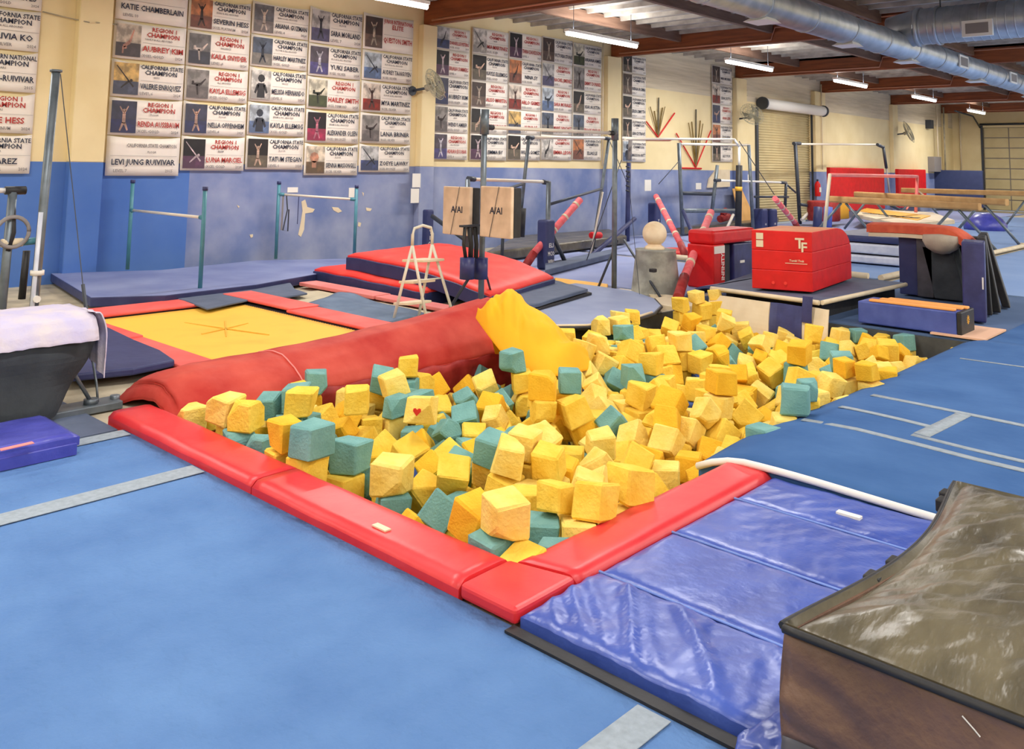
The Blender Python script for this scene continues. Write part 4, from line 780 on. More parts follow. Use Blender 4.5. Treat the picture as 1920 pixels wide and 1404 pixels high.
-3653,7441,-379,-311,13,28,108,  -2847,6859,-392,-99,3,-282,85,  -2913,5024,-325,132,208,-106,108,  -2915,9798,-561,-269,20,82,100,  -3647,4837,-202,-150,22,-91,95,
-3798,7841,-171,-67,-36,81,100,  -5669,8760,-161,-42,217,-62,100,  -5541,6921,-72,-68,149,78,85,  -5281,3655,-22,199,152,65,85,  -4108,8959,-208,-25,-60,280,100,
-5758,10195,-330,150,141,-28,100,  -3816,7948,-347,-34,-250,-81,95,  -5225,5986,-344,172,125,-77,100,  -4267,4645,-340,-10,-130,-99,100,  -4353,5584,-332,-163,195,-63,100,
-4656,3841,-346,153,0,211,100,  -4029,5584,-325,-86,93,-280,95,  -4644,4643,-342,137,-152,-71,100,  -4206,4365,-331,-100,108,205,100,  -3727,5627,-321,100,-257,-109,100,
-3714,3425,-339,81,38,-77,100,  -3989,5346,-330,192,2,-98,108,  -3456,5034,-335,0,-93,164,108,  -4906,4660,-344,146,121,50,95,  -4614,5562,-332,-55,3,-240,100,
-4307,3801,-332,-151,79,236,100,  -4610,4417,-340,-160,-92,-106,85,  -4244,4100,-335,6,79,236,100,  -4568,8423,-338,-163,57,151,108,  -4911,6226,-331,-1,223,-138,100,
-4959,5073,-349,62,4,-255,100,  -4640,5977,-301,207,-87,-151,108,  -4211,3567,-347,-17,-2,256,100,  -4286,5959,-344,-155,5,119,100,  -4695,4116,-329,-56,1,-209,95,
-5824,9868,-329,-13,-314,51,108,  -3479,5353,-334,21,259,-113,100,  -4279,8477,-345,-42,313,-4,100,  -5271,5646,-349,67,-5,36,100,  -4602,5044,-337,213,-2,-5,100,
-5507,3671,-213,-39,-183,194,100,  -4817,4903,-325,73,-284,15,100,  -5263,8419,-231,302,-1,109,85,  -5599,8253,-257,129,143,75,108,  -3970,7699,-223,140,208,-121,100,
-3096,6918,-224,-314,-2,-91,95,  -3119,8031,-211,239,152,77,85,  -4881,6773,-228,54,-301,20,85,  -2965,6361,-196,82,-152,97,95,  -5880,5118,-344,-141,89,-161,100,
-5796,3832,-215,136,-2,-196,108,  -5874,4288,-319,272,-31,157,100,  -3790,8381,-338,-33,-45,54,95,  -5312,7510,-248,-164,-8,35,100,  -3048,4402,-203,-163,-3,218,108,
-3979,6378,-184,-154,5,166,100,  -3344,7457,-216,15,160,-122,100,  -3204,8682,-267,102,103,105,85,  -5248,6969,-269,305,-4,-5,85,  -5761,4050,-243,-285,152,-11,108,
-3017,3521,-229,67,-146,81,108,  -3006,6577,-199,-272,171,-13,100,  -5551,4958,-217,-157,3,295,100,  -4571,6600,-201,-119,-163,-152,85,  -4898,4208,-320,88,78,-24,95,
-4796,6985,-274,-88,39,141,100,  -5284,7849,-345,-67,83,-161,85,  -4805,6075,-234,-117,-91,-138,100,  -3373,4052,-223,-176,2,-268,95,  -5182,6718,-208,-83,136,-199,100,
-5814,8837,-277,-196,26,-179,95,  -5216,3439,-199,23,-152,24,108,  -3956,5056,-340,5,109,119,100,  -5533,6947,-234,153,7,130,85,  -5296,3685,-188,-312,-5,25,100,
-3926,4385,-193,150,-2,-216,100,  -5045,8418,-212,-171,0,72,85,  -3264,7193,-283,103,-107,53,100,  -3110,7480,-212,54,161,-237,100,  -4553,4272,-248,107,-271,-13,100,
-5103,7719,-303,-65,-224,1,108,  -5879,9502,-190,-111,166,-125,100,  -4635,3404,-270,11,-220,140,100,  -5495,4738,-197,207,-164,-25,100,  -3838,5884,-320,-71,74,-99,100,
-5332,3932,-245,-113,49,-110,95,  -5053,7015,-217,-14,137,-143,100,  -3937,9347,-347,-141,-51,-160,100,  -3364,3834,-215,0,2,185,108,  -3951,4613,-194,4,-6,206,100,
-3154,7707,-203,-153,0,-67,85,  -4757,7721,-232,-258,-166,40,95,  -3764,4190,-277,-110,91,139,95,  -4403,6523,-223,-99,164,159,85,  -4118,3721,-287,-255,-79,-78,85,
-4133,4251,-191,118,31,-203,108,  -3538,5733,-321,-73,-233,-86,100,  -5724,7246,-266,17,-301,17,100,  -2837,7457,-203,-152,3,-142,100,  -3471,8252,-336,37,56,-81,100,
-5173,9269,-287,3,170,26,108,  -5555,3932,-272,124,98,123,100,  -5246,4640,-228,142,22,-285,95,  -5444,7136,-277,141,-26,269,108,  -3595,4007,-207,6,2,113,100,
-5722,5744,-316,-21,220,134,100,  -3215,4255,-290,-35,-62,196,95,  -4985,8636,-273,202,-59,-19,100,  -3432,4828,-300,122,88,-195,100,  -3325,8426,-230,156,-237,-18,100,
-5204,5043,-335,-238,24,203,100,  -4424,6910,-235,-160,-179,-18,95,  -5872,6661,-232,-157,11,252,95,  -4148,4503,-221,-48,-31,313,95,  -3600,3760,-201,-179,20,-87,108,
-4127,3942,-265,65,235,-79,108,  -4331,8675,-340,27,-63,148,85,  -5853,7712,-274,-156,5,-34,100,  -4184,6544,-221,0,296,12,108,  -5875,8083,-264,312,16,142,108,
-5187,8813,-235,-165,-4,-55,108,  -4424,7105,-299,-76,-84,-243,85,  -5703,7444,-305,-11,0,-142,100,  -4176,5719,-317,-108,-29,94,100,  -4901,3873,-335,41,284,122,95,
-4494,5748,-317,-92,59,-77,95,  -5524,7508,-274,-150,1,-301,95,  -3484,4337,-211,150,2,-236,108,  -4927,7546,-221,-34,-163,1,108,  -5880,6977,-223,26,-171,-162,100,
-5079,9063,-337,273,16,-109,108,  -3821,3975,-202,-3,-25,278,95,  -5676,8578,-268,171,35,-18,108,  -4003,7096,-212,159,156,-141,100,  -5627,6725,-267,-61,13,157,100,
-5376,6442,-341,11,67,-222,108,  -3080,5415,-222,208,-83,168,85,  -4398,7746,-186,160,7,-175,108,  -5855,8390,-256,-146,-161,139,95,  -3992,6812,-203,2,4,168,100,
-3990,7978,-227,299,-91,-74,100,  -5012,3501,-257,196,-30,-193,85,  -2996,7187,-219,-129,189,-45,108,  -5409,8894,-279,0,-279,-63,95,  -5065,8062,-240,-6,303,0,85,
-5441,3369,-186,184,163,-22,108,  -4752,7239,-271,208,-211,-45,100,  -5171,6381,-224,282,-7,-65,100,  -5612,7822,-315,273,131,9,100,  -3145,3956,-294,-62,-1,-283,100,
-5196,7182,-237,-6,-1,50,108,  -5657,8044,-284,-27,142,71,95,  -5655,5407,-306,41,-247,12,100,  -4838,7956,-280,-233,66,-142,100,  -5311,6033,-186,-184,125,-77,100,
-3648,8509,-333,-70,64,175,85,  -3341,6956,-230,-72,103,-170,100,  -4126,8681,-347,72,54,-163,100,  -5013,4392,-211,153,-2,66,85,  -5447,6123,-339,123,93,87,100,
-3493,6288,-312,-3,91,-14,95,  -3151,3720,-217,-160,0,5,100,  -3209,4693,-257,-95,-76,-232,100,  -4750,5710,-301,-239,71,131,108,  -5020,6009,-272,-81,-30,27,95,
-5186,5244,-248,-255,16,-28,100,  -3604,7731,-193,-114,-147,-102,95,  -5363,9123,-252,264,-130,-45,100,  -3650,6140,-165,-153,-147,111,108,  -5680,8045,-109,50,-172,71,100,
-3674,4226,-108,-88,205,42,85,  -5730,7456,-114,155,-147,17,108,  -4903,5812,-204,92,19,-241,95,  -5496,8400,-219,-171,-32,264,95,  -4778,4770,-229,-142,-69,-116,85,
-3825,4282,-32,-208,7,-199,100,  -5215,7753,-147,-171,-69,17,100,  -4598,9672,-285,-13,-105,142,100,  -5297,9692,-315,47,82,122,100,  -5284,8413,-79,8,169,272,85,
-3888,9121,-294,-129,179,158,108,  -3985,9618,-258,-29,186,173,95,  -3521,9638,-257,-16,-174,188,100,  -4017,10261,-253,-144,159,-41,108,  -5018,7885,-128,93,-272,-62,100,
-3792,9907,-305,34,7,304,100,  -5596,8961,-252,158,-9,249,95,  -3321,10230,-304,-14,128,18,85,  -5067,9564,-329,173,99,60,100,  -3391,4937,-180,185,64,163,85,
-3598,8347,-240,212,54,-76,100,  -4772,5037,-229,198,68,200,85,  -3792,9550,-194,-135,124,-145,95,  -5412,6272,-218,98,283,-24,95,  -4463,10271,-269,-2,-172,280,100,
-3562,6362,-164,-109,-36,-112,85,  -3753,8699,-231,-84,19,210,100,  -5879,8173,-89,2,-16,-170,100,  -3988,10031,-280,53,-151,136,95,  -5762,6830,-169,285,-54,35,85,
-5869,7734,-92,2,-4,215,100,  -5750,3720,-54,177,178,-28,85,  -3123,7969,-47,3,4,-164,100,  -5007,7369,-214,-139,-188,-51,100,  -5163,6732,-42,-154,178,115,85,
-5129,8599,-162,70,-8,-99,95,  -3180,7272,-133,72,202,44,100,  -3969,6601,-201,208,-231,-31,100,  -4623,5791,-184,-78,-247,136,100,  -3936,8864,-277,118,-71,-165,100,
-2963,8476,-349,-30,33,146,100,  -3121,7706,-40,-4,312,-4,95,  -5249,7964,-243,-87,288,-35,85,  -5240,6929,-90,-17,-164,-117,108,  -5274,9458,-258,-149,55,-252,95,
-3171,4091,-198,-94,-14,21,85,  -3349,9790,-310,-196,-208,-47,100,  -4097,9191,-318,73,-179,-154,100,  -4826,7769,-60,-56,148,39,100,  -4189,10022,-271,51,176,83,108,
-3305,8038,-195,153,-1,307,108,  -2931,3919,-287,-109,273,14,85,  -5109,6140,-186,22,72,-103,100,  -3566,9421,-240,173,-40,-45,100,  -5163,10013,-308,31,-44,-223,100,
-3234,8600,-129,-20,-103,-209,95,  -5675,7837,-158,173,-184,1,85,  -3293,4601,-147,35,74,-182,85,  -3798,10293,-306,162,147,-16,85,  -4664,6781,-169,-240,85,112,100,
-3240,3298,-266,46,-241,34,100,  -4440,10059,-264,155,-8,-197,100,  -5039,4825,-330,-71,-46,-139,100,  -4615,7861,-201,66,-144,-159,100,  -5470,7991,-161,233,109,36,108,
-3433,7253,-215,121,-81,32,85,  -4910,7177,-130,-100,104,-41,100,  -4496,3711,-238,95,50,21,108,  -5134,7551,-49,-15,0,91,100,  -5197,9265,-95,-149,-144,26,100,
-4796,7347,-114,-13,53,243,100,  -3336,5755,-259,-50,-238,-164,85,  -5449,7094,-91,134,-20,299,100,  -3527,8091,-216,-87,55,-255,85,  -4615,3288,-133,5,108,142,85,
-5494,3600,-51,48,-131,-120,95,  -5572,3870,-103,-99,-98,-191,95,  -5546,5188,-248,150,-56,72,85,  -3680,10102,-282,-26,157,-36,100,  -5357,6569,-150,-120,118,-208,100,
-4246,10262,-287,6,-162,260,108,  -5880,5258,-186,8,271,147,100,  -3409,3623,-184,8,58,-274,95,  -5644,7254,-91,-65,178,109,100,  -3489,8488,-130,243,77,-31,108,
-3666,5876,-253,-93,-80,225,100,  -5119,8107,-69,128,144,46,108,  -5412,6775,-172,178,-131,30,95,  -5646,7675,-121,151,12,172,95,  -4919,7608,-37,152,-4,89,95,
-4120,6162,-173,-71,162,81,100,  -5002,7438,-23,172,-11,-225,95,  -5840,9265,-202,-93,147,180,100,  -4764,9270,-213,-264,-21,-15,100,  -5595,9244,-310,72,25,-88,100,
-4192,7349,-246,-242,-45,90,108,  -5870,7190,-103,-224,2,157,100,  -3660,6544,-221,5,298,-18,95,  -3657,8903,-276,-22,-71,-202,85,  -4199,7668,-169,110,46,137,95,
-5687,7036,-231,-8,1,-18,95,  -4248,9077,-290,-62,-297,57,95,  -5469,7333,-77,-12,-25,-141,100,  -3521,5859,-156,-205,-59,-9,95,  -5890,7509,-290,159,-304,0,95,
-4140,4815,-198,-115,-2,-35,108,  -4207,6876,-314,-239,-53,49,95,  -4430,4786,-343,159,-25,254,95,  -3318,4489,-303,-97,-56,-80,100,  -4826,9772,-277,24,-242,26,100,
-4653,3283,48,-27,312,-4,95,  -3086,3318,-137,118,-69,-183,85,  -3045,8337,-192,112,120,-49,95,  -3311,7805,-187,152,-4,97,108,  -3752,5956,-114,-62,79,-89,100,
-3256,3501,-273,-252,-6,-118,85,  -4237,7061,-203,158,-75,232,100,  -3036,5903,-193,241,-29,-10,100,  -5725,5049,-230,293,-167,5,95,  -3688,4518,-171,-201,6,-51,100,
-3165,3913,-81,-146,5,-5,100,  -4936,9927,-328,-12,101,33,100,  -3432,7662,-210,-5,-311,-59,100,  -5605,9693,-222,-25,132,301,85,  -5439,7739,-106,96,151,-35,85,
-4804,8502,-252,-143,237,74,100,  -3483,4654,-186,10,270,-176,100,  -5493,9523,-284,-236,82,97,95,  -5034,5907,-145,90,48,-264,85,  -4707,6999,-116,-58,55,-63,95,
-3934,6168,-219,-66,162,78,85,  -4436,4496,-341,-160,9,-79,100,  -4842,3313,-170,-44,58,-295,100,  -5852,4854,-190,301,2,-78,108,  -5378,8600,-262,238,11,-36,100,
-5426,7713,-271,-152,2,-235,100,  -3589,9866,-303,81,286,-4,100,  -3456,8710,-254,-87,36,-183,100,  -5296,8191,-278,-214,-34,51,108,  -5133,9518,-164,1,-213,60,100,
-3803,6793,-219,-195,119,113,85,  -3033,5743,-300,86,35,58,108,  -5793,3617,-236,-191,145,-81,100,  -5875,8629,-243,-306,12,-21,100,  -5859,3580,-50,-4,-11,-47,108,
-4298,9302,-257,301,37,-87,108,  -3972,8597,-200,-103,173,131,100,  -5661,3269,-190,-13,0,-61,100,  -4142,7559,-341,-69,-50,57,108,  -3165,6692,-190,-71,-262,109,85,
-2987,6136,-156,-250,26,142,108,  -3234,5471,-317,36,251,-82,108,  -3994,9832,-235,-163,183,39,100,
]
foams = [m_foamA, m_foamB, m_foamC, m_foamT, m_foamN]
def foam_bm(seed):
    r = random.Random(seed); bm = NB(); s = .089
    v = bmesh.ops.create_cube(bm, size=2*s)['verts']
    for q in v: q.co += Vector([r.uniform(-.009, .009) for _ in range(3)])
    for q in v:
        if r.random() < .22: q.co *= r.uniform(.8, .93)
    if seed % 3 == 1:
        q = r.choice(v); n = q.co.normalized(); d = r.uniform(.075, .115)
        g = bmesh.ops.bisect_plane(bm, geom=bm.verts[:]+bm.edges[:]+bm.faces[:], plane_co=n*d, plane_no=n, clear_outer=True)
        ed = [e for e in g['geom_cut'] if isinstance(e, bmesh.types.BMEdge)]; bmesh.ops.contextual_create(bm, geom=ed)
    if seed % 4 == 2:
        n = Vector((r.choice((-1, 1)), r.choice((-1, 1)), .1)).normalized(); g = bmesh.ops.bisect_plane(bm, geom=bm.verts[:]+bm.edges[:]+bm.faces[:], plane_co=n*r.uniform(.07, .1), plane_no=n, clear_outer=True)
        ed = [e for e in g['geom_cut'] if isinstance(e, bmesh.types.BMEdge)]; bmesh.ops.contextual_create(bm, geom=ed)
    bmesh.ops.bevel(bm, geom=bm.edges[:], offset=r.uniform(.006, .012), segments=1, affect='EDGES', profile=.6)
    for q in bm.verts: q.co += Vector([r.uniform(-.003, .003) for _ in range(3)])
    return bm
VAR = 12; protoM = {}
for i in range(VAR):
    for k, M in enumerate(foams):
        bm = foam_bm(i); me = bpy.data.meshes.new('foam_block'); bm.to_mesh(me); bm.free(); me.materials.append(M); protoM[i, k] = me
cn = ['pale yellow', 'yellow', 'golden yellow', 'teal', 'dark blue']
rest = NB(); rr = random.Random(11); nreal = 300; cubes = []
for n in range(len(DATA)//7):
    x, y, z, a, b, c, s = DATA[n*7:n*7+7]
    x, y, z = x/1000, y/1000, z/1000; a, b, c = a/100, b/100, c/100; s /= 100
    if y > 9.7 and -5.75 < x < -4.4 and z > -.15: continue
    if x > -2.82 and y > 4.75 and z > -.14: continue
    near = max(0, 1-math.hypot(x+4.9, y-3.9)/1.6)
    q = rr.random(); pt = .15+.3*near
    if q < pt: k = 3
    elif q < pt+.012: k = 4
    elif q < pt+.012+.12: k = 2
    elif q < pt+.13+.36: k = 1
    else: k = 0
    var = rr.randrange(VAR)
    if n < nreal:
        o = bpy.data.objects.new('foam_block', protoM[var, k]); C.objects.link(o); o.location = (x, y, z); o.rotation_euler = (a, b, c); o.scale = (s, s, s)
        if y < 3.55: zone = 'along the left red border'
        elif x > -3.2 and y < 4.95: zone = 'by the short right red border'
        elif x > -3.3: zone = 'by the raised blue floor edge'
        elif x < -5.4 and y < 6.6: zone = 'against the red bolster'
        elif y > 9.3: zone = 'at the far end of the pit'
        elif y > 7.2: zone = 'in the far half of the pit'
        elif y > 5.3: zone = 'in the middle of the pit'
        else: zone = 'in the near middle of the pit'
        sh = ' with a cut corner' if var % 3 == 1 else (' with a sliced side' if var % 4 == 2 else '')
        rm = Euler((a, b, c)).to_matrix(); up = max(abs(rm[2][0]), abs(rm[2][1]), abs(rm[2][2]))
        po = 'level' if up > .975 else ('tilted' if up > .9 else ('leaning' if up > .8 else 'corner-up'))
        lb = '%s %s foam cube%s %s' % (po, cn[k], sh, zone)
        tag(o, lb, 'foam cube', lb.replace('foam cube', 'foam cubes')); cubes.append((o, k))
    else:
        mtx = Matrix.Translation((x, y, z)) @ Euler((a, b, c)).to_matrix().to_4x4() @ Matrix.Scale(s, 4)
        nb = len(rest.verts); me = protoM[var, k]; vv = [rest.verts.new(mtx @ v.co) for v in me.vertices]
        for p in me.polygons: rest.faces.new([vv[i] for i in p.vertices]).material_index = k
obj('foam_blocks', rest, foams, label='smaller distant and buried yellow and teal foam cubes filling the pit', cat='foam cubes', kind='stuff')
# ================================================================ EQUIPMENT
def tp(name, pts, r, M, parent=None, n=8, **k):
    bm = NB(); tube(bm, pts, r, n); return obj(name, bm, M, parent, **k)
# crash mats
lo = [G(597, 524, .0), G(905, 592, .0), G(1075, 520, .0), G(800, 470, .0)]
t = root('crash_mat', (lo[0]+lo[2])/2, 'lower red and navy crash mat under the tilted one, its left corner showing', 'mat', 'pair of stacked crash mats')
l3 = [Vector((-11.15, 7.75, .24)), Vector((-8.6, 7.7, .2)), Vector((-8.6, 9.5, .2)), Vector((-11.15, 9.7, .24))]
def crash(t, c4, th, fz):
    bm = NB()
    def f(u, v):
        p = bil(c4, u, v); e = min(min(u, 1-u)*2.4, min(v, 1-v)*2); p.z += fz(u, v)-.05*max(0, 1-e/.14)**2+.012*nz(p.x*3, p.y*3, 2); return p
    sheet(bm, f, 36, 26, (0, 0, -.03)); obj('red_top', bm, m_crash, t)
    bm = NB()
    def g(u, v):
        p = f(u, v); c = (Vector(c4[0])+Vector(c4[2]))/2; q = p-c; q.z = 0; p = p+q.normalized()*.02; p.z -= .03; return p
    sheet(bm, g, 36, 26, (0, 0, -th+.03), smooth=False); obj('navy_side', bm, m_navy, t)
t.location = (-9.7, 8.7, 0)
crash(t, l3, .2, lambda u, v: 0)
t = root('crash_mat', (-9, 9, .28), 'upper red crash mat with navy side, tilted and sagging on the lower crash mat', 'mat', 'pair of stacked crash mats')
u3 = [Vector((-10.55, 7.9, .48)), Vector((-7.5, 7.75, .30)), Vector((-8.0, 9.55, .32)), Vector((-11.2, 10.3, .46))]
crash(t, u3, .2, lambda u, v: .06*math.sin(u*PI)-.07*max(0, u-.75)*2)
cc = [G(868, 585, .04), G(1000, 588, .04), G(1102, 556, .05), G(1040, 538, .05)]
t = root('folded_black_mat', cc[1], 'thin black and slate mats under the right corner of the red crash mat', 'mat')
for i in range(2):
    bm = NB(); sheet(bm, lambda u, v: bil(cc, u, v)+Vector((.03*i, .05*i, .10-.05*i+.01*nz(u*4, v*4, i))), 14, 10, (0, 0, -.035)); obj('layer', bm, m_black if i else m_slate, t)
# rounded thin mat overhanging the pit corner
bm = NB(); pts = [(-7.5, 7.1), (-6.35, 7.2), (-5.95, 7.7), (-5.85, 8.3), (-5.95, 8.95), (-6.2, 9.5), (-6.6, 9.95), (-7.2, 10.3), (-8.2, 10.3), (-8.2, 9.0)]
slab(bm, [(x, y, .07) for x, y in pts], .045); t = obj('rounded_mat', bm, mat('grey_blue_mat', (132, 144, 178), .7, (146, 156, 186), 2), bevel=.01, label='grey-blue mat with a rounded corner hanging over the far left pit edge', cat='mat')
bm = NB(); tube(bm, [(x+.01, y, .05) for x, y in pts[1:7]], .02, 6); o = obj('black_edging', bm, m_black); o.parent = t
bm = NB(); tube(bm, [(x-.015, y, .073) for x, y in pts[1:5]], .016, 6); o = obj('pale_edging', bm, m_creamv); o.parent = t
# stepladder
t = root('stepladder', (-7.7, 6.85, 0), 'cream tubular stepladder with three steps standing on the beige boards', 'ladder')
fl = G(737, 604); rl = G(801, 606); dv = (G(852, 599)-rl); fr_ = fl+dv; rr_ = rl+dv
apL = Vector(((fl.x+rl.x)/2, (fl.y+rl.y)/2, .86)); apR = apL+dv*.72
for nme, a, b in (('front_rail', fl, apL), ('front_rail', fr_-dv*.1, apR), ('rear_rail', rl, apL), ('rear_rail', rr_, apR)): tp(nme, [a+Vector((0, 0, .01)), b], .017, m_ladder, t)
mid = (apL+apR)/2
tp('handrail', [apL, apL+Vector((0, 0, .12)), apL.lerp(mid, .18)+Vector((0, 0, .19)), mid+Vector((0, 0, .22)), apR.lerp(mid, .18)+Vector((0, 0, .19)), apR+Vector((0, 0, .12)), apR], .018, m_ladder, t)
for k in (.22, .5, .78):
    a = fl.lerp(apL, k); b = (fr_-dv*.1).lerp(apR, k); bm = NB(); s = (rl-fl).normalized()*(.12+.06*(k > .7))
    hexa(bm, [a-s*.4, b-s*.4, b+s, a+s], [p+Vector((0, 0, .03)) for p in (a-s*.4, b-s*.4, b+s, a+s)]); obj('step', bm, m_creamv, t, bevel=.006)
for k in (.12, .55): tp('cross_brace', [rl.lerp(apL, k), rr_.lerp(apR, k)], .009, m_ladder, t)
# teal rails along the wall
def teal(pa, pb, ta, tb, ba, bb, lab):
    A = G(*pa, .13) if pa[1] > 500 or 1 else 0; B = G(*pb, .13)
    t = root('practice_rail', ((A.x+B.x)/2, (A.y+B.y)/2, .13), lab, 'bar', 'teal practice rails')
    for P, z, px in ((A, ta, 0), (B, tb, 0)):
        zt = ztop(P, z); o = tp('post', [P, (P.x, P.y, zt-.04)], .028, m_teal, t, 10); c = tp('cap', [(P.x, P.y, zt-.05), (P.x, P.y, zt)], .036, m_navy, t, 10)
    a = Vector((A.x, A.y, ztop(A, ba))); b = Vector((B.x, B.y, ztop(B, bb))); d = (b-a).normalized()
    tp('rail', [a+d*.08, b-d*.08], .02, m_bar, t); tp('bracket', [a, a+d*.1], .03, m_teal, t); tp('bracket', [b-d*.1, b], .03, m_teal, t)
    return t, a, b
teal((239, 505), (375, 540), 337, 350, 394, 408, 'left teal practice rail with a white bar, nearest the grey pole')
t2, a, b = teal((517, 485), (664, 487), 340, 347, 364, 374, 'right teal practice rail with straps hanging from its bar')
p = a.lerp(b, .1); tp('strap', [p, p+Vector((.02, .02, -.25)), p+Vector((0, -.04, -.6)), p+Vector((0, .06, -.62)), p+Vector((.02, .05, -.25))], .012, m_dsteel, t2, 5)
p = a.lerp(b, .06); tp('strap', [p, p+Vector((.02, -.02, -.6))], .016, m_inkg, t2, 5); p = a.lerp(b, .26); tp('strap', [p, p+Vector((.02, -.02, -.48))], .008, m_navy, t2, 5)
# papers on the wall
for x0, y0, x1, y1, lb in ((539, 351, 559, 361, 'landscape paper sheet on the blue wall left, behind the strapped rail'), (654, 352, 665, 370, 'small paper on the wall behind the right post of the teal rail'),
                       (763, 325, 779, 351, 'upper of two paper notices by the wall corner'), (760, 353, 776, 380, 'lower of two paper notices by the wall corner'), (1209, 337, 1221, 358, 'paper notice between the drum and narrow banner strip'), (1305, 343, 1315, 355, 'small paper notice under the wall rods'), (1397, 327, 1407, 343, 'paper notice left of the roll-up door')):
    a = WX(x0, y1, XW+.01); b = WX(x1, y0, XW+.01); xx = XW+.165 if x0 in (763, 760) else XW
    bm = NB(); box(bm, (xx+.002, a.y, a.z), (xx+.008, b.y, b.z)); obj('paper_notice', bm, m_paper, label=lb, cat='paper')
# tall pole with guy wire near the covered bench
B_ = G(62, 700); B_ = Vector((-8.0, 2.62, 0)); tz = 2.72
t = root('bar_upright', (B_.x, B_.y, 0), 'tall grey steel bar upright at the left with a guy wire', 'post')
pt = WX(105, 135, -8.0); pb = WX(66, 550, -8.0); pb = pb+(pb-pt)*.42
mid = pt.lerp(pb, .45)
tp('outer_post', [pb, pt], .036, m_steel, t, 12); tp('inner_post', [pb.lerp(pt, .08)+Vector((.02, -.02, 0)), mid+Vector((.02, -.02, 0))], .02, m_shiny, t, 10); tp('cap', [pt, pt+Vector((0, 0, .02))], .05, m_steel, t, 12)
anc = Vector((-6.62, 2.78, .02))
tp('guy_wire', [pt+Vector((.05, .02, -.02)), anc.lerp(pt, .32)], .004, m_dsteel, t, 5); q = anc.lerp(pt, .32)
tp('chain', [q, anc.lerp(pt, .2)], .014, m_dsteel, t, 5); tp('turnbuckle', [anc.lerp(pt, .2), anc.lerp(pt, .11)], .012, m_steel, t, 6); tp('hook', [anc.lerp(pt, .11), anc.lerp(pt, .05)+Vector((.02, 0, 0)), anc], .009, m_steel, t, 6)
tp('clamp', [pt.lerp(pb, .72)+Vector((-.05, 0, 0)), pt.lerp(pb, .72)+Vector((.06, 0, 0))], .03, m_paper, t, 8)
bm = NB(); tube(bm, [pt.lerp(pb, .64)+Vector((0, 0, -.02)), pt.lerp(pb, .64)+Vector((0, 0, .02))], .055, 12); obj('collar', bm, m_paper, t)
# ring bar stand at the extreme left
t = root('bar_stand', (-8.2, 2.3, 0), 'olive-grey bar stand with two white bars and a hanging ring at the left photo edge', 'bar')
pa = WX(24, 360, -8.1); pb = WX(6, 550, -8.1); pb = pb+(pb-pa)*.6; tp('post', [pb, pa], .036, m_steel, t, 10)
def left(p, x, y): q = WX(x, y, p.x); return q
q = WX(24, 357, -8.1); tp('bar', [q, q+Vector((0, -2, .02))], .022, m_white, t); tp('bar_end', [q+Vector((0, -.06, 0)), q+Vector((0, .1, .0))], .035, m_black, t)
q2 = WX(42, 454, -8.1); tp('bar', [q2, q2+Vector((0, -2, 0))], .02, m_white, t); tp('sleeve', [q2+Vector((0, -.16, 0)), q2], .036, m_creamv, t, 10); tp('bracket', [q2, q2+Vector((0, .16, .01))], .03, m_teal, t, 8)
tp('strap', [q, q+Vector((.02, .02, -.35)), q+Vector((.02, -.01, -.5))], .024, m_black, t, 6)
c = WX(24, 435, -8.05); bm = NB(); n = 24
tube(bm, [c+Vector((0, math.cos(2*PI*i/n)*.125, math.sin(2*PI*i/n)*.125)) for i in range(n)]+[c+Vector((0, .125, 0))], .017, 8); obj('ring', bm, m_inkg, t)
q = WX(50, 470, -8.1); tp('black_strap', [q, q+Vector((0, -.01, -.4))], .03, m_black, t, 8)
# dark covered bench with towel
t = root('covered_bench', (-6.9, 1.9, 0), 'bench under a charcoal cloth cover with a metal foot, at the left edge', 'bench')
def cov2(u, v):   # u around the section (front face, top, back), v along Y
    y = .7+v*2.0; ztp = .66; tp_ = max(0, v-.78)/.22
    pr = [(-6.42, .03), (-6.4, .3), (-6.42, .52), (-6.47, .62), (-6.6, .665), (-7.0, .665), (-7.25, .6), (-7.3, .03)]
    k = u*(len(pr)-1); i = min(int(k), len(pr)-2); w = k-i; x = pr[i][0]*(1-w)+pr[i+1][0]*w; z = pr[i][1]*(1-w)+pr[i+1][1]*w
    y -= tp_*(.26*(1-min(1, z/.5))**1.0)
    if tp_ > 0: x = x+(-6.85-x)*.25*tp_**3; 
    x += .022*nz(y*2.5, z*5, 3)+.014*math.sin(z*16+y*3)
    return Vector((x, y, z-.05*max(0, tp_-.6)*(z > .5)))
bm = NB(); sheet(bm, cov2, 44, 50, (0, 0, -.005)); obj('cloth_cover', bm, m_char, t)
bm = NB(); vs = [bm.verts.new(cov2(i/44, 1)) for i in range(45)]; f_ = bm.faces.new(vs); bmesh.ops.solidify(bm, geom=[f_], thickness=.02); obj('cloth_end', bm, m_char, t)
tp('metal_leg', [(-6.62, 2.5, .42), (-6.6, 2.72, .05)], .014, m_steel, t, 8); 
bm = NB(); box(bm, (-6.72, 1.6, -.02), (-6.52, 2.92, .035)); obj('base_rail', bm, m_steel, t, bevel=.008)
bm = NB(); tube(bm, [(-6.6, 2.72, .035), (-6.6, 2.72, .07)], .05, 10); tube(bm, [(-6.62, 2.9, .0), (-6.62, 2.9, .06)], .035, 10); obj('floor_bolt', bm, m_steel, t)
def tow(u, v):
    y = .6+v*2.06; 
    pr = [(-6.38, .53), (-6.405, .60), (-6.46, .665), (-6.6, .70), (-6.95, .705), (-7.27, .66), (-7.33, .5)]
    k = u*(len(pr)-1); i = min(int(k), len(pr)-2); w = k-i; x = pr[i][0]*(1-w)+pr[i+1][0]*w; z = pr[i][1]*(1-w)+pr[i+1][1]*w
    return Vector((x, y, z+.012*nz(x*5, y*6, 3)+.006*nz(y*20, x*5, 1)+.05*max(0, .45-v)))
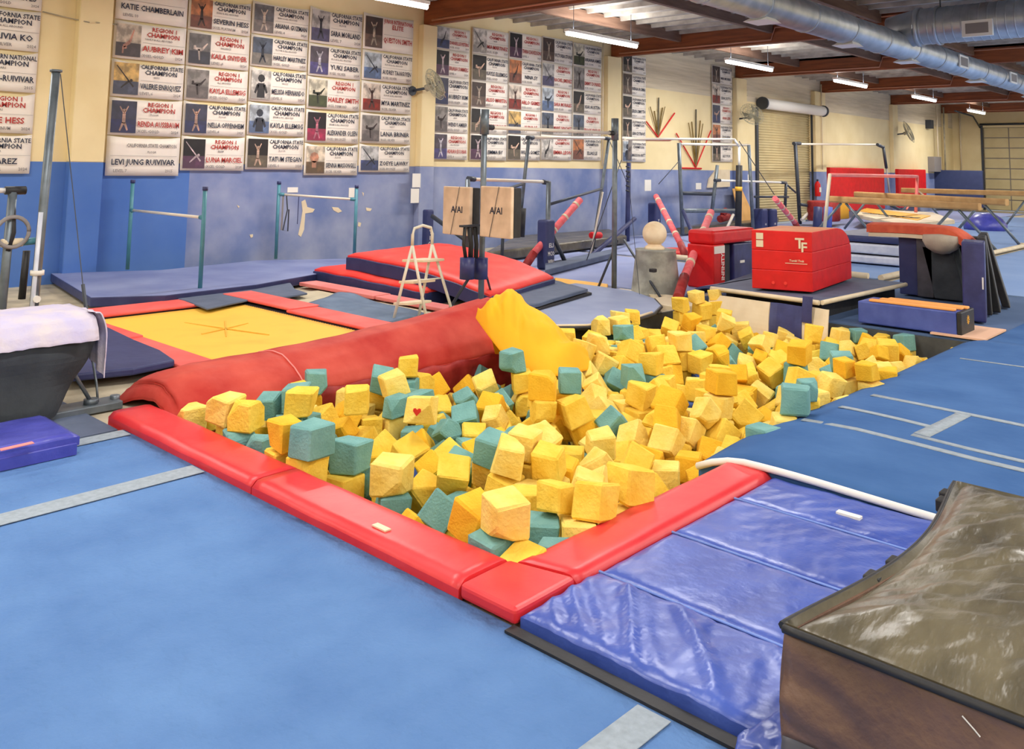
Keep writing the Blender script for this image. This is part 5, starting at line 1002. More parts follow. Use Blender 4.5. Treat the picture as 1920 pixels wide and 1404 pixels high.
bm = NB(); sheet(bm, tow, 30, 50, (0, 0, -.01)); tw = obj('towel', bm, m_towel, label='white and lavender towel spread over the dark covered bench', cat='towel')
bm = NB()
sheet(bm, lambda u, v: Vector((-6.44-.30*u+.01*nz(u*5, v*4, 1), 2.655+.085*math.sin(min(1, v*2.2)*PI/2)+.012*math.sin(u*14), .705-.005-.02*v-(.44-.12*u)*max(0, v-.12)/.88)), 16, 20, (0, -.008, 0)); o = obj('hanging_end', bm, m_towel); o.parent = tw
# violet mat bottom left
t = root('violet_mat', (-5.95, 1.6, 0), 'low violet-blue vinyl mat with a pale strip at the left photo edge', 'mat')
bm = NB()
def vm(u, v):
    x = -6.24+u*.58; y = .6+v*1.68; e = min(u*.58, (1-u)*.58, (1-v)*1.68); return Vector((x, y, .125-.02*max(0, 1-e/.03)**2+.005*nz(x*6, y*6)))
sheet(bm, vm, 20, 40, (0, 0, -.05)); obj('top_half', bm, m_purple, t)
bm = NB(); sheet(bm, lambda u, v: Vector((-6.22+u*.58, .6+v*1.66, .07)), 10, 30, (0, 0, -.065)); obj('lower_half', bm, m_purple, t)
bm = NB(); a = G(0, 844, .13); b = G(62, 830, .13); n_ = Vector((.02, 0, 0)); hexa(bm, [a-n_, b-n_, b+n_, a+n_], [p+Vector((0, 0, .004)) for p in (a-n_, b-n_, b+n_, a+n_)]); obj('pale_strip', bm, m_pink, t)
# ---------------------------------------------------------------- front bar rig
A = Vector((-7.3, 7.4, 0)); B = Vector((-7.65, 10.5, 0)); d = (B-A).normalized()
t = root('high_bar_rig', (A+B)/2, 'grey steel bar rig with white high bar beside the pit', 'bar')
za, zb2 = ztop(A, 205), ztop(B, 222)
def prt(n, pts, r, M, k=8): return tp(n, pts, r, M, t, k)
prt('upright', [A, (A.x, A.y, za)], .036, m_steel, 12); prt('upright', [B, (B.x, B.y, zb2)], .038, m_steel, 12)
ba = Vector((A.x, A.y, ztop(A, 238))); bb = Vector((B.x, B.y, ztop(B, 250)))
prt('high_bar', [ba+d*.1, bb-d*.1], .024, m_bar, 10); prt('bar_socket', [ba, ba+d*.16], .034, m_black); prt('bar_socket', [bb-d*.16, bb], .034, m_black)
prt('upright_head', [(A.x, A.y, za-.3), (A.x, A.y, za)], .055, m_steel, 12); prt('upright_head', [(B.x, B.y, zb2-.32), (B.x, B.y, zb2)], .055, m_steel, 12)
def at(px, py, X): return WX(px, py, X)
prt('strut', [at(905, 480, A.x), G(832, 596, .0)], .018, m_dsteel); prt('strut', [at(905, 490, A.x), G(928, 575, .0)], .014, m_dsteel)
prt('strut', [at(1170, 450, B.x), G(1240, 560)], .018, m_dsteel); prt('strut', [at(1158, 450, B.x), G(1120, 543)], .018, m_dsteel)
prt('strut', [at(1175, 300, B.x), at(1200, 560, -6.9)], .004, m_dsteel, 5); 
for i, (px, dx) in enumerate(((876, 0), (901, 0))):
    c = WX(px, 503, A.x+.05); bm = NB(); tube(bm, [c-Vector((0, 0, .12)), c+Vector((0, 0, .12))], .085, 16); obj('weight_sleeve', bm, m_navy2, t)
c = WX(884, 423, A.x+.02); bm = NB(); box(bm, (c.x-.03, c.y-.17, c.z-.012), (c.x+.03, c.y+.14, c.z+.012)); obj('crossbar', bm, m_dsteel, t)
for px, ww in ((872, .035), (880, .05), (890, .045)):
    a = WX(px, 426, A.x+.03); b = WX(px+2, 490, A.x+.03); bm = NB(); tube(bm, [a, a.lerp(b, .5)+Vector((0, .02 if px > 875 else -.03, 0)), b], ww*.6, 8); obj('hanging_strap', bm, m_black, t)
def aai(x0, x1, y0, y1, lab, Y):
    a = WY(x0, y1, Y); b = WY(x1, y0, Y); c = (a+b)/2; w = b.x-a.x
    r = root('hanging_pad', (c.x, Y, a.z), lab, 'pad', 'tan pads on the bar rig')
    bm = NB(); box(bm, (a.x, Y, a.z), (b.x, Y+.05, b.z)); obj('tan_face', bm, m_tan, r, bevel=.012)
    bm = NB(); box(bm, (a.x+.01, Y+.05, a.z+.01), (b.x, Y+.17, b.z-.01)); obj('black_backing', bm, m_black, r, bevel=.01)
    bm = NB(); put_text(bm, 'A/AI', Vector((a.x+w*.2, Y-.002, c.z-.02)), Vector((1, 0, 0)), UZ, w*.64, .075); obj('lettering', bm, m_ink, r)
    tp('cord', [(c.x+.06, Y-.01, b.z), (c.x-.08, Y-.01, a.z)], .004, m_dsteel, r, 4)
aai(829, 882, 351, 438, 'left tan lettered pad with black backing hanging by the bar rig', 7.3); aai(899, 959, 351, 443, 'right tan lettered pad with black backing in front of the rig post', 7.2)
# ---------------------------------------------------------------- uneven bar set behind
def bars(name, lab, hb, lb, legs, XH):
    pass
t = root('uneven_bars', (-10.8, 13, 0), 'uneven bars with leaning poles against the wall, behind the crash mats', 'bar')
XA = -11.0
def seg(n, p, q, r, M, X=XA, X2=None, k=7): return tp(n, [WX(p[0], p[1], X), WX(q[0], q[1], X2 if X2 else X)], r, M, t, k)
seg('high_bar', (995, 258), (1140, 259), .03, m_bar); seg('bar_elbow', (988, 258), (1000, 258), .04, m_dsteel); seg('bar_elbow', (1133, 259), (1143, 260), .04, m_dsteel)
seg('pole', (992, 258), (972, 440), .035, m_steel, X2=-11.3); seg('pole', (1142, 260), (1111, 472), .035, m_steel, X2=-11.3); seg('lower_pole', (1130, 360), (1105, 490), .022, m_bar)
seg('low_bar', (882, 336), (1026, 341), .03, m_bar, -10.6); seg('bar_elbow', (877, 335), (890, 336), .045, m_dsteel, -10.6); seg('bar_elbow', (1018, 341), (1030, 343), .045, m_dsteel, -10.6)
seg('low_post', (1029, 343), (1026, 500), .045, m_steel, -10.1); seg('low_post', (877, 336), (877, 480), .045, m_steel, -10.6); seg('adjuster', (943, 440), (941, 490), .03, m_dsteel, -10.6)
seg('brace', (1031, 383), (1128, 354), .028, m_dsteel, -10.5, -11); seg('brace', (889, 374), (980, 345), .028, m_dsteel, -10.6, -11); seg('foot_brace', (1035, 440), (1060, 492), .04, m_dsteel, -10); seg('foot_brace', (810, 405), (880, 455), .04, m_dsteel, -12, -11)
seg('guy_wire', (1142, 262), (1175, 340), .008, m_dsteel); seg('guy_wire', (1165, 300), (1100, 488), .008, m_dsteel, -9); 
seg('black_roll', (978, 390), (975, 444), .09, m_black, -11.2, -11.2, 12)
# second and third bar sets
t = root('uneven_bars', (-12, 23, 0), 'uneven bars standing in front of the roll-up door with a black padded upright', 'bar')
seg('high_bar', (1276, 270), (1405, 272), .035, m_bar, -12.3); seg('post', (1273, 268), (1280, 440), .05, m_steel, -12.3); seg('post', (1404, 272), (1412, 430), .05, m_steel, -12.0); seg('high_bar', (1172, 260), (1377, 261), .03, m_bar, -11.8)
seg('arched_rail', (1377, 261), (1386, 275), .03, m_white, -11.8); seg('arched_rail', (1386, 275), (1386, 318), .035, m_white, -11.8); seg('padded_upright', (1386, 310), (1384, 425), .09, m_black, -11.8, k=10); seg('yellow_tag', (1385, 350), (1385, 358), .1, m_yel, -11.8, k=10)
seg('cross_rail', (1278, 362), (1340, 364), .05, m_dsteel, -12.3); seg('cross_rail', (1280, 395), (1378, 395), .06, m_steel, -12.3); seg('leg', (1345, 310), (1335, 395), .05, m_steel, -12.1); seg('leg', (1281, 396), (1305, 455), .05, m_navy, -12.2, -11); seg('leg', (1375, 402), (1362, 430), .04, m_bar, -12.1)
seg('low_bar', (1342, 338), (1466, 342), .03, m_white, -12.0); seg('bar_elbow', (1340, 338), (1350, 338), .045, m_dsteel, -12); seg('bar_elbow', (1464, 342), (1474, 343), .045, m_dsteel, -12); seg('guy_wire', (1386, 265), (1452, 365), .012, m_dsteel, -11.8); seg('guy_wire', (1275, 300), (1235, 345), .01, m_dsteel, -12)
seg('strut', (1474, 343), (1472, 385), .045, m_dsteel, -12); seg('strut', (1474, 345), (1492, 361), .03, m_dsteel, -12); seg('cross_rail', (1415, 369), (1478, 369), .035, m_dsteel, -12); seg('strut', (1474, 370), (1472, 400), .03, m_dsteel, -12)
t = root('uneven_bars', (-12, 28, 0), 'uneven bars with a tall thin frame right of the roll-up door', 'bar')
seg('high_bar', (1495, 270), (1650, 271), .035, m_bar, -12.4); seg('post', (1491, 268), (1500, 420), .06, m_dsteel, -12.4); seg('bar_elbow', (1488, 269), (1500, 269), .06, m_dsteel, -12.4); seg('bar_elbow', (1645, 271), (1656, 276), .06, m_dsteel, -12.2); seg('post', (1656, 274), (1662, 315), .055, m_dsteel, -12.2)
seg('lower_post', (1662, 315), (1672, 395), .035, m_inkg, -12.2); seg('brace', (1500, 383), (1545, 390), .05, m_dsteel, -12.2); seg('brace', (1503, 412), (1528, 386), .05, m_bar, -12.2); seg('brace', (1670, 385), (1700, 400), .05, m_dsteel, -11.5)
# dark post with notches by the narrow banner strip
t = root('notched_post', (-12.9, 17.5, 0), 'tall dark notched post rising behind the ball trainer to the banner strip', 'post')
seg('upper_tube', (1180, 300), (1182, 262), .05, m_inkg, -12.4); seg('padded_post', (1179, 305), (1176, 462), .06, m_navy, -12.4, k=10)
for i in range(6): seg('notch', (1174, 312+i*9), (1180, 314+i*9), .02, m_black, -12.3, k=5)
seg('floor_brace', (1190, 410), (1100, 488), .05, m_navy, -12, -10.6); seg('white_cap', (1168, 258), (1195, 260), .03, m_white, -12.2)
# pink foam sleeves on struts
def sleeve(p, q, r, lab, X):
    a = WX(p[0], p[1], X); b = G(q[0], q[1], .12); rt = root('foam_strut', (b.x, b.y, 0), lab, 'strut', 'pink padded struts')
    tp('foam_sleeve', [b.lerp(a, .16), a], r, m_pinkf, rt, 12)
    tp('foot_sleeve', [b-Vector((0, 0, .06)), b.lerp(a, .16)], r*1.15, m_skirt, rt, 12)
    for k in (.3, .5, .7, .9): c = b.lerp(a, k); e = b.lerp(a, k+.025); tp('tape_band', [c, e], r*1.1, m_creamv, rt, 12)
sleeve((1088, 374), (984, 494), .062, 'pink foam-wrapped strut left of the ball trainer', -9.9); sleeve((1230, 368), (1286, 476), .062, 'pink foam-wrapped strut slanting down to the right, in front of the wall', -11)
sleeve((1333, 398), (1271, 550), .062, 'longest pink foam-wrapped strut, left of the red U-shaped trainer', -8.0); sleeve((1453, 372), (1496, 424), .075, 'pink foam-wrapped strut behind the red block', -10.8)
# navy sleeve pads with white lettering
def npad(x0, x1, y0, y1, X, lab, word=None):
    a = WX((x0+x1)/2, y1, X); b = WX((x0+x1)/2, y0, X); r = (WX(x1, y0, X).y-WX(x0, y0, X).y)/2*.75
    if a.z < .25: a.z = .0
    rt = root('upright_pad', (X, a.y, a.z), lab, 'pad', 'navy lettered upright pads')
    bm = NB(); box(bm, (X-r, a.y-r, a.z), (X+r, a.y+r, b.z)); obj('pad_sleeve', bm, m_navy, rt, bevel=r*.35, seg=3)
    if word:
        bm = NB(); n = len(word)
        for i, w in enumerate(word): put_text(bm, w, Vector((X+r+.004, a.y-r*.7, b.z-(b.z-a.z)*(.45+.5*(i+.6)/n))), UY, UZ, r*1.4, (b.z-a.z)*.085)
        obj('lettering', bm, m_white, rt)
npad(793, 809, 393, 471, -12.9, 'navy lettered post pad in front of the wall corner', ('Y', 'II', 'CO', 'WRO')); npad(1012, 1034, 412, 505, -10.0, 'navy lettered post pad beside the pink strut and crash mat', ('ELI', 'MCO', 'WERS'))
npad(1220, 1234, 380, 436, -12.6, 'navy lettered post pad behind the ball trainer', ('Y', 'III', 'III')); npad(1420, 1433, 391, 420, -12.2, 'left of two navy post pads at the foot of the roll-up door', ('KK',)); npad(1436, 1450, 391, 420, -12.2, 'right of two navy post pads at the foot of the roll-up door', ('KK',))
# olive mats
for (pix, lab) in (([(905, 482), (1175, 449), (1130, 436), (910, 444)], 'dark olive landing mat under the uneven bars behind the crash mats'), ([(1262, 436), (1425, 424), (1415, 412), (1262, 419)], 'dark olive landing mat in front of the roll-up door')):
    bm = NB(); z = .22; slab(bm, [Vector((max(XW+.2, p.x), p.y, p.z)) for p in [G(x, y-8, z) for x, y in pix]], .19); t = obj('olive_mat', bm, m_olive, bevel=.04, seg=3, label=lab, cat='mat')
pmat('yellow_mat', [(1040, 520), (1140, 532), (1138, 546), (1045, 540)], .05, .05, m_yel, 'strip of yellow mat between the crash mat and the drum')
pmat('low_bench_mat', [(1022, 506), (1150, 474), (1150, 466), (1022, 492)], .12, .1, m_slate, 'slate low mat edge in front of the olive mat, by the navy post pad')
pmat('red_mat', [(1215, 476), (1330, 470), (1330, 462), (1215, 465)], .08, .06, m_crash, 'thin red mat lying behind the ball trainer and drum')
bm = NB(); tube(bm, [WX(1108, 441, -11.2), WX(1126, 441, -11.2)], .07, 10); obj('red_cushion', bm, m_redbox, bevel=.02, label='small red cushion by the foot of the uneven bars', cat='cushion')
# ---------------------------------------------------------------- drum with ball
t = root('ball_trainer', (-7.12, 10.75, 0), 'cream ball trainer on a weathered grey tapered drum behind the pit', 'trainer')
c = Vector((-7.12, 10.78, 0)); bm = NB(); lathe(bm, c, [(.36, .0), (.35, .02), (.285, .60), (.295, .62), (.0, .62)], 24); obj('drum', bm, m_galv, t)
bm = NB(); p = WX(1226, 507, -6.82); box(bm, (p.x-.06, p.y-.035, p.z-.025), (p.x+.03, p.y+.035, p.z+.025)); obj('grip_hole', bm, m_black, t, bevel=.01)
bm = NB(); lathe(bm, c+Vector((-.02, 0, .62)), [(.15, 0), (.14, .03), (.1, .06), (.09, .1)], 24); obj('neck', bm, m_ball, t)
bm = NB(); bmesh.ops.create_uvsphere(bm, u_segments=28, v_segments=18, radius=.175, matrix=Matrix.Translation(c+Vector((-.02, 0, .84))))
for f in bm.faces: f.smooth = True
obj('ball', bm, m_ball, t)
bm = NB(); box(bm, (-7.6, 10.45, -.03), (-6.6, 10.6, .03)); obj('floor_bracket', bm, m_creamv, label='cream floor rail at the pit edge in front of the drum', cat='rail')
bm = NB(); slab(bm, [(-6.75, 9.85, .04), (-6.1, 9.8, .02), (-6.1, 10.35, .02), (-6.7, 10.5, .04)], .12); obj('wooden_plank', bm, m_creamv, bevel=.01, label='pale board end over the pit corner below the drum', cat='board')
# ---------------------------------------------------------------- red block trainer
t = root('red_block', (-5.8, 13, .1), 'large bright red layered foam block with white emblem standing on the navy mat', 'block')
Z0 = .28
def corner(px, py): return G(px, py, Z0)
f0 = corner(1410, 540); f1 = corner(1524, 548); f2 = corner(1597, 522); f3 = f0+(f2-f1)
zt = ztop(f1, 433); zt = (ztop(f0, 432)+zt)/2
ez = [Z0, Z0+(zt-Z0)*.33, Z0+(zt-Z0)*.66, zt]
w_ = (f1-f0); dd = (f2-f1)
for i in range(3):
    z0, z1 = ez[i]+.001, ez[i+1]-.001; bm = NB()
    n = 10; prof = []
    def cut(z): k = max(0, (z-(zt-.36))/.36); return 1-.42*(1-math.sqrt(max(0, 1-k*k)))
    zs = [z0+(z1-z0)*j/n for j in range(n+1)]
    L = [bm.verts.new((f1.x+dd.x*0, f1.y+dd.y*0, z)) for z in zs]; Rr = [bm.verts.new((f1.x+dd.x*cut(z), f1.y+dd.y*cut(z), z)) for z in zs]
    L2 = [bm.verts.new((f0.x, f0.y, z)) for z in zs]; R2 = [bm.verts.new((f0.x+dd.x*cut(z), f0.y+dd.y*cut(z), z)) for z in zs]
    for j in range(n):
        bm.faces.new((L[j], Rr[j], Rr[j+1], L[j+1])); bm.faces.new((L2[j], L2[j+1], R2[j+1], R2[j])); bm.faces.new((L[j], L[j+1], L2[j+1], L2[j])); f_ = bm.faces.new((Rr[j], R2[j], R2[j+1], Rr[j+1])); f_.smooth = True
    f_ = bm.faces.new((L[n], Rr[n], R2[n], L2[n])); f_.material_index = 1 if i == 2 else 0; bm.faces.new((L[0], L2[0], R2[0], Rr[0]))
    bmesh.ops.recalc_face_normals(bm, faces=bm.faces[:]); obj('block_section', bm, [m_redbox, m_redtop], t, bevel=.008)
bm = NB(); ux = w_.normalized(); nn = Vector((ux.y, -ux.x, 0)); 
if nn.dot(Vector((0, 0, 0))-f0) < 0: nn = -nn
Lw = w_.length; hh = zt-Z0
o_ = f0+nn*.012; put_text(bm, 'T', o_+ux*Lw*.72+UZ*hh*.72, ux, UZ, Lw*.16, hh*.17); put_text(bm, 'F', o_+ux*Lw*.81+UZ*hh*.66, ux, UZ, Lw*.13, hh*.16)
put_text(bm, 'Tumbl Trak', o_+ux*Lw*.62+UZ*hh*.49, ux, UZ, Lw*.26, hh*.035); quad(bm, o_, ux, UZ, Lw*.56, Lw*.92, hh*.455, hh*.465)
quad(bm, o_, ux, UZ, Lw*.08, Lw*.2, hh*.84, hh*.95); quad(bm, o_, ux, UZ, Lw*.08, Lw*.2, hh*.71, hh*.825)
obj('white_emblem', bm, m_creamv, t)
bm = NB()
for k in (.36, .56): 
    c_ = f0+ux*Lw*k+nn*.01+UZ*hh*.12; tube(bm, [c_, c_+nn*.012], .02, 10)
obj('button', bm, m_crash, t)
# red U-shaped trainer
t = root('red_arch_trainer', (-6.9, 12.4, 0), 'red U-shaped foam trainer standing left of the red block', 'trainer')
a0 = G(1338, 530, .1); X = a0.x; yb_ = WX(1412, 500, X).y; zt2 = ztop(a0, 433)
bm = NB(); y1_ = a0.y; yk = WX(1360, 500, X).y; zk = ztop(a0, 460)
box(bm, (X-.45, y1_, zk), (X, yb_+.1, zt2)); obj('top_beam', bm, m_redbox, t, bevel=.05, seg=3)
bm = NB(); box(bm, (X-.45, y1_, .0), (X, yk, zk)); obj('leg', bm, m_redbox, t, bevel=.02)
bm = NB(); q = WX(1338, 470, X); box(bm, (X, y1_+.02, q.z-.05), (X+.01, yk-.03, q.z+.06)); obj('white_patch', bm, m_paper, t)
bm = NB(); put_text(bm, 'INFINITY', Vector((X+.012, yk-.05, .12)), UZ, -UY, .4, .09); obj('lettering', bm, m_paper, t)
bm = NB(); a_ = WX(1376, 520, X-.1); b_ = WX(1410, 465, X-.1); box(bm, (X-.5, a_.y, .0), (X-.1, b_.y+.2, zk-.02)); o = obj('navy_block', bm, m_navy2, bevel=.03, seg=3, label='dark navy foam block tucked under the red U-shaped trainer', cat='block')
bm = NB(); p = WX(1392, 490, X-.095); box(bm, (X-.1, p.y-.07, p.z-.02), (X-.092, p.y+.07, p.z+.02)); q = obj('sewn_label', bm, m_paper); q.parent = o
bm = NB(); box(bm, (X-.45, yk+.01, 0), (X-.15, a_.y-.02, zk-.03)); obj('black_block', bm, m_char, bevel=.02, label='black slab between the red leg and the navy block', cat='block')
# ---------------------------------------------------------------- launch mat draped into the pit
t = root('draped_mat', (-5.4, 11, .2), 'navy mat under the red block, cream and navy panel hanging into the pit', 'mat')
bm = NB(); zz = .26; tpx = [G(1345, 551, zz), G(1505, 574, zz), G(1640, 535, zz), G(1630, 518, zz), G(1400, 505, zz)]
e0, e1 = G(1345, 553, .25), G(1508, 577, .25); n_ = Vector((e0.y-e1.y, e1.x-e0.x, 0)).normalized(); n_ = -n_ if n_.y < 0 else n_
f_a = [(-6.0, 10.4), (-4.5, 10.32), (-4.4, 12.9), (-6.5, 12.9)]
bm = NB(); slab(bm, [(x, y, .25) for x, y in f_a], .06); obj('navy_top', bm, m_slate, t, bevel=.02, seg=3)
bm = NB(); box(bm, (-5.9, 10.6, -.02), (-4.6, 13.1, .19)); obj('support_block', bm, m_black, t, bevel=.01)
bm = NB(); tube(bm, [(-6.0, 10.38, .22), (-4.5, 10.3, .22)], .03, 8); tube(bm, [(-4.48, 10.34, .22), (-4.38, 12.9, .22)], .03, 8); obj('cream_edging', bm, m_creamv, t)
def drape(x0, x1, y0):
    def f(u, v):
        x = x0+(x1-x0)*u; return Vector((x-.0+.05*v, y0-.12*math.sin(min(1, v*1.4)*PI/2)+.02*math.sin(u*5), .16-.62*v))
    return f
for x0, x1, M, n in ((-5.95, -5.1, m_creamv, 'cream_panel'), (-5.1, -4.68, m_navy2, 'navy_panel'), (-4.68, -4.36, m_creamv, 'cream_panel')):
    bm = NB(); sheet(bm, drape(x0, x1, 10.28), 10, 12, (0, -.02, 0)); obj(n, bm, M, t)
bm = NB(); sheet(bm, lambda u, v: Vector((-4.66+u*.12, 10.22-.04*math.sin(v*PI/2), .29-.3*v)), 4, 8, (0, -.012, 0)); obj('navy_strap', bm, m_navy2, t)
bm = NB(); sheet(bm, lambda u, v: Vector((-6.35+.35*v, 10.35+u*1.2, .27-.02*v-.16*(1-v)**2)), 8, 8, (0, 0, -.03)); obj('navy_flap', bm, m_navy, t)
# ---------------------------------------------------------------- navy box with orange strips
t = root('wooden_top_block', (-3.6, 10.7, 0), 'blue vinyl block with black ends and orange strips on top at the back pit edge', 'block')
x0, x1, y0, y1, h_ = -4.12, -3.02, 10.5, 10.98, .27
bm = NB(); box(bm, (x0, y0, .02), (x1-.02, y1, h_)); obj('vinyl_body', bm, mat('cobalt_vinyl', (62, 80, 158), .5, (80, 98, 176), 5, bump=.3, bscale=9), t, bevel=.015)
bm = NB(); box(bm, (x1-.02, y0-.005, .02), (x1+.03, y1+.005, h_+.005)); obj('black_end', bm, m_black, t, bevel=.015)
bm = NB(); p = Vector((x1+.032, y0+.24, .17)); 
for k in range(5):
    a = k*PI/5; v_ = Vector((0, math.cos(a), math.sin(a)))*.05; n_ = Vector((0, -math.sin(a), math.cos(a)))*.006; f_ = bm.faces.new([bm.verts.new(p+q) for q in (v_+n_, -v_+n_, -v_-n_, v_-n_)])
obj('star_mark', bm, m_yel, t)
for i, yy in enumerate((y0+.03, y0+.2, y0+.3)):
    bm = NB(); box(bm, (x0+.12+.06*i, yy, h_+.002), (x1-.05+.03*i, yy+.09, h_+.03)); obj('orange_strip', bm, m_orange, t, bevel=.008)
flat('cardboard_sheet', (-3.3, 10.44), (-2.75, 11.3), .03, .02, mat('peach_board', (236, 190, 160), .8), 'peach coloured board under the right end of the blue block', 'board', bevel=0)
# ---------------------------------------------------------------- folded wedges on the right
def wedge(lab, p0, p1, dep, h0, h1, M, lean=.3):
    """upright slab from p0 to p1 on the floor, thickness dep, leaning away"""
    a = Vector((p0[0], p0[1], 0)); b = Vector((p1[0], p1[1], 0)); n_ = Vector((-(b-a).y, (b-a).x, 0)).normalized()*dep
    bm = NB(); hexa(bm, [a, b, b+n_, a+n_], [a+n_*lean+UZ*h0, b+n_*lean+UZ*h1, b+n_*(1+lean)*.9+UZ*h1, a+n_*(1+lean)*.9+UZ*h0]); return obj('folded_wedge', bm, M, bevel=.02, label=lab, cat='wedge', group='upright wedges under the salmon top')
Zt = .93
def prism(lab, p0, p1, dep, h, top, M, name='folded_wedge'):
    a = Vector((p0[0], p0[1], .02)); b = Vector((p1[0], p1[1], .02)); n_ = Vector(dep+(0,)); s_ = Vector(top+(0,)); bm = NB()
    lo_ = [a, b, b+n_, a+n_]; hexa(bm, lo_, [p+s_+UZ*h for p in lo_]); return obj(name, bm, M, bevel=.015, label=lab, cat='wedge', group='upright wedges under the salmon top')
w0 = G(1806, 600, .02); w1 = G(1850, 606, .02)
w2 = prism('navy upright wedge with a white tag, nearest under the salmon top', w0, w1, (-.12, .5), .93, (-.02, .1), m_navy2)
bm = NB(); q = w1.lerp(w1+Vector((-.02, .1, .93)), .5); box(bm, (q.x-.035, q.y-.008, q.z-.08), (q.x-.02, q.y+.004, q.z+.06)); o = obj('white_tag', bm, m_paper); o.parent = w2
for i, (px, py, dx) in enumerate(((1861, 592, -.06), (1877, 587, -.16), (1895, 578, -.26))):
    q = G(px, py, .02); prism(('first', 'second', 'rightmost')[i]+' black slanted panel right of the navy wedge', (q.x-.1, q.y), (q.x, q.y), (-.1, .42), .95, (dx, .05), m_black)
prism('grey-black scuffed slab under the left half of the salmon top', (-4.36, 13.3), (-4.14, 13.3), (0, .4), .86, (0, 0), m_lowbl)
bm = NB(); 
prism('dark navy slab at the far left under the salmon top', (-4.64, 13.4), (-4.38, 13.4), (0, .4), .86, (0, 0), m_navy)
prism('charcoal slanted wedge in the middle under the salmon top', (-4.13, 13.3), (-3.72, 13.3), (0, .35), .72, (-.16, 0), m_char)
prism('added black slab standing in for the shaded gap behind the navy wedge', (-4.1, 13.7), (-3.6, 13.7), (0, .3), .86, (0, 0), m_black)  # added slab, its black colour stands for the shade in the gap
t = root('salmon_vault_top', (-4.5, 13.4, .9), 'long salmon padded vault top resting on the upright wedges, with a cream underside', 'vault')
def sal(u, v):
    y = 13.1+.5*v+.25*(1-u); x = -5.08+1.5*u; return Vector((x, y, .99+.025*math.sin(u*PI)+.03*math.sin(v*PI)-.2*(max(0, u-.78)/.22)**1.6))
bm = NB(); sheet(bm, sal, 24, 8, (0, 0, -.11)); obj('suede_top', bm, m_salmon, t)
bm = NB(); sheet(bm, lambda u, v: sal(.02+u*.6, v)-Vector((0, 0, .12)), 10, 4, (0, 0, -.05)); obj('underside', bm, m_creamv, t)
bm = NB(); c_ = WY(1766, 452, 13.2); lathe(bm, c_, [(.02, -.18), (.1, -.165), (.2, -.1), (.25, .0), (.24, .08), (.02, .1)], 20)
obj('cream_round_end', bm, mat('dirty_cream_fabric', (198, 184, 164), .8, (176, 162, 146), 5, bump=.3), t)
# ---------------------------------------------------------------- balance beams
def bbeam(pl, pr, z, lab, r=.07, legs=True, dz=1.1):
    a = G(pl[0], pl[1], z); b = G(pr[0], pr[1], z); d = (b-a).normalized(); n_ = Vector((-d.y, d.x, 0))
    t = root('balance_beam', (a+b)/2-Vector((0, 0, z)), lab, 'balance beam', 'tan balance beams')
    bm = NB(); q = [(-.06, .0), (-.075, -.04), (-.075, -.13), (-.05, -.17), (.05, -.17), (.075, -.13), (.075, -.04), (.06, 0)]
    hexa(bm, [a+n_*x+UZ*y for x, y in q], [b+n_*x+UZ*y for x, y in q]); obj('beam', bm, m_beam, t, bevel=.01)
    for k in (.12, .86):
        c_ = a.lerp(b, k)
        for s in (-1, 1):
            tp('leg', [c_+d*(.35*s)*.2+UZ*-.17, Vector((c_.x, c_.y, .02))+n_*.0+d*.75*s+n_*.35*s], .035, m_steel, t, 8)
    return a, b
bbeam((1552, 367), (1837, 381), 1.1, 'front tan balance beam, lowest in view, ending before the wedges'); bbeam((1604, 359), (1888, 373), 1.15, 'middle tan balance beam'); bbeam((1690, 352), (1975, 360), 1.2, 'rear tan balance beam in front of the navy wall pad')
# white rail frame in front
t = root('parallel_rail', (-9, 20, 0), 'pinkish white tubular rail frame standing in front of the red wall pads', 'bar')
X = -9.6
seg('rail', (1556, 328), (1720, 331), .05, m_pink, X); seg('post', (1556, 326), (1546, 428), .045, m_creamv, X); seg('post', (1720, 330), (1717, 398), .05, m_pink, X); seg('brace', (1718, 365), (1700, 392), .025, m_pink, X); seg('brace', (1722, 358), (1758, 388), .025, m_creamv, X)
# wall pads
for (p, q, X, M, lab) in (((1558, 316), (1658, 388), -13.3, m_redbox, 'large red wall pad right of the fire extinguisher'), ((1686, 318), (1736, 360), -13.2, m_redbox, 'smaller red wall pad left of the navy one')):
    a = WX(p[0], q[1], X); b = WX(q[0], p[1], X); bm = NB(); box(bm, (X-.18, a.y, .25), (X, b.y, b.z)); obj('wall_pad', bm, M, bevel=.03, seg=3, label=lab, cat='pad', group='pads along the far wall')
a = WY(1736, 352, 44.0); b = WY(1842, 320, 44.0); bm = NB(); box(bm, (a.x, 44, .2), (b.x, 44.2, b.z)); obj('wall_pad', bm, mat('dull_navy_pad', (48, 60, 98), .6, (58, 70, 110), 3), bevel=.03, seg=3, label='wide dull navy pad standing left of the garage door', cat='pad', group='pads along the far wall')
# fire extinguisher
c_ = WX(1533, 352, XW+.25); t = root('fire_extinguisher', c_, 'small red fire extinguisher on the blue pilaster right of the roll-up door', 'extinguisher')
bm = NB(); lathe(bm, c_-Vector((0, 0, .3)), [(.0, 0), (.09, .0), (.1, .03), (.1, .42), (.06, .5), (.03, .53)], 14); obj('cylinder', bm, m_redbox, t)
bm = NB(); tube(bm, [c_+Vector((0, 0, .23)), c_+Vector((0, 0, .3))], .03, 8); tube(bm, [c_+Vector((0, 0, .27)), c_+Vector((0, .12, .27))], .015, 6); obj('handle', bm, m_black, t)
bm = NB(); box(bm, (c_.x+.09, c_.y-.06, c_.z-.15), (c_.x+.11, c_.y+.06, c_.z+.02)); obj('label', bm, m_paper, t)
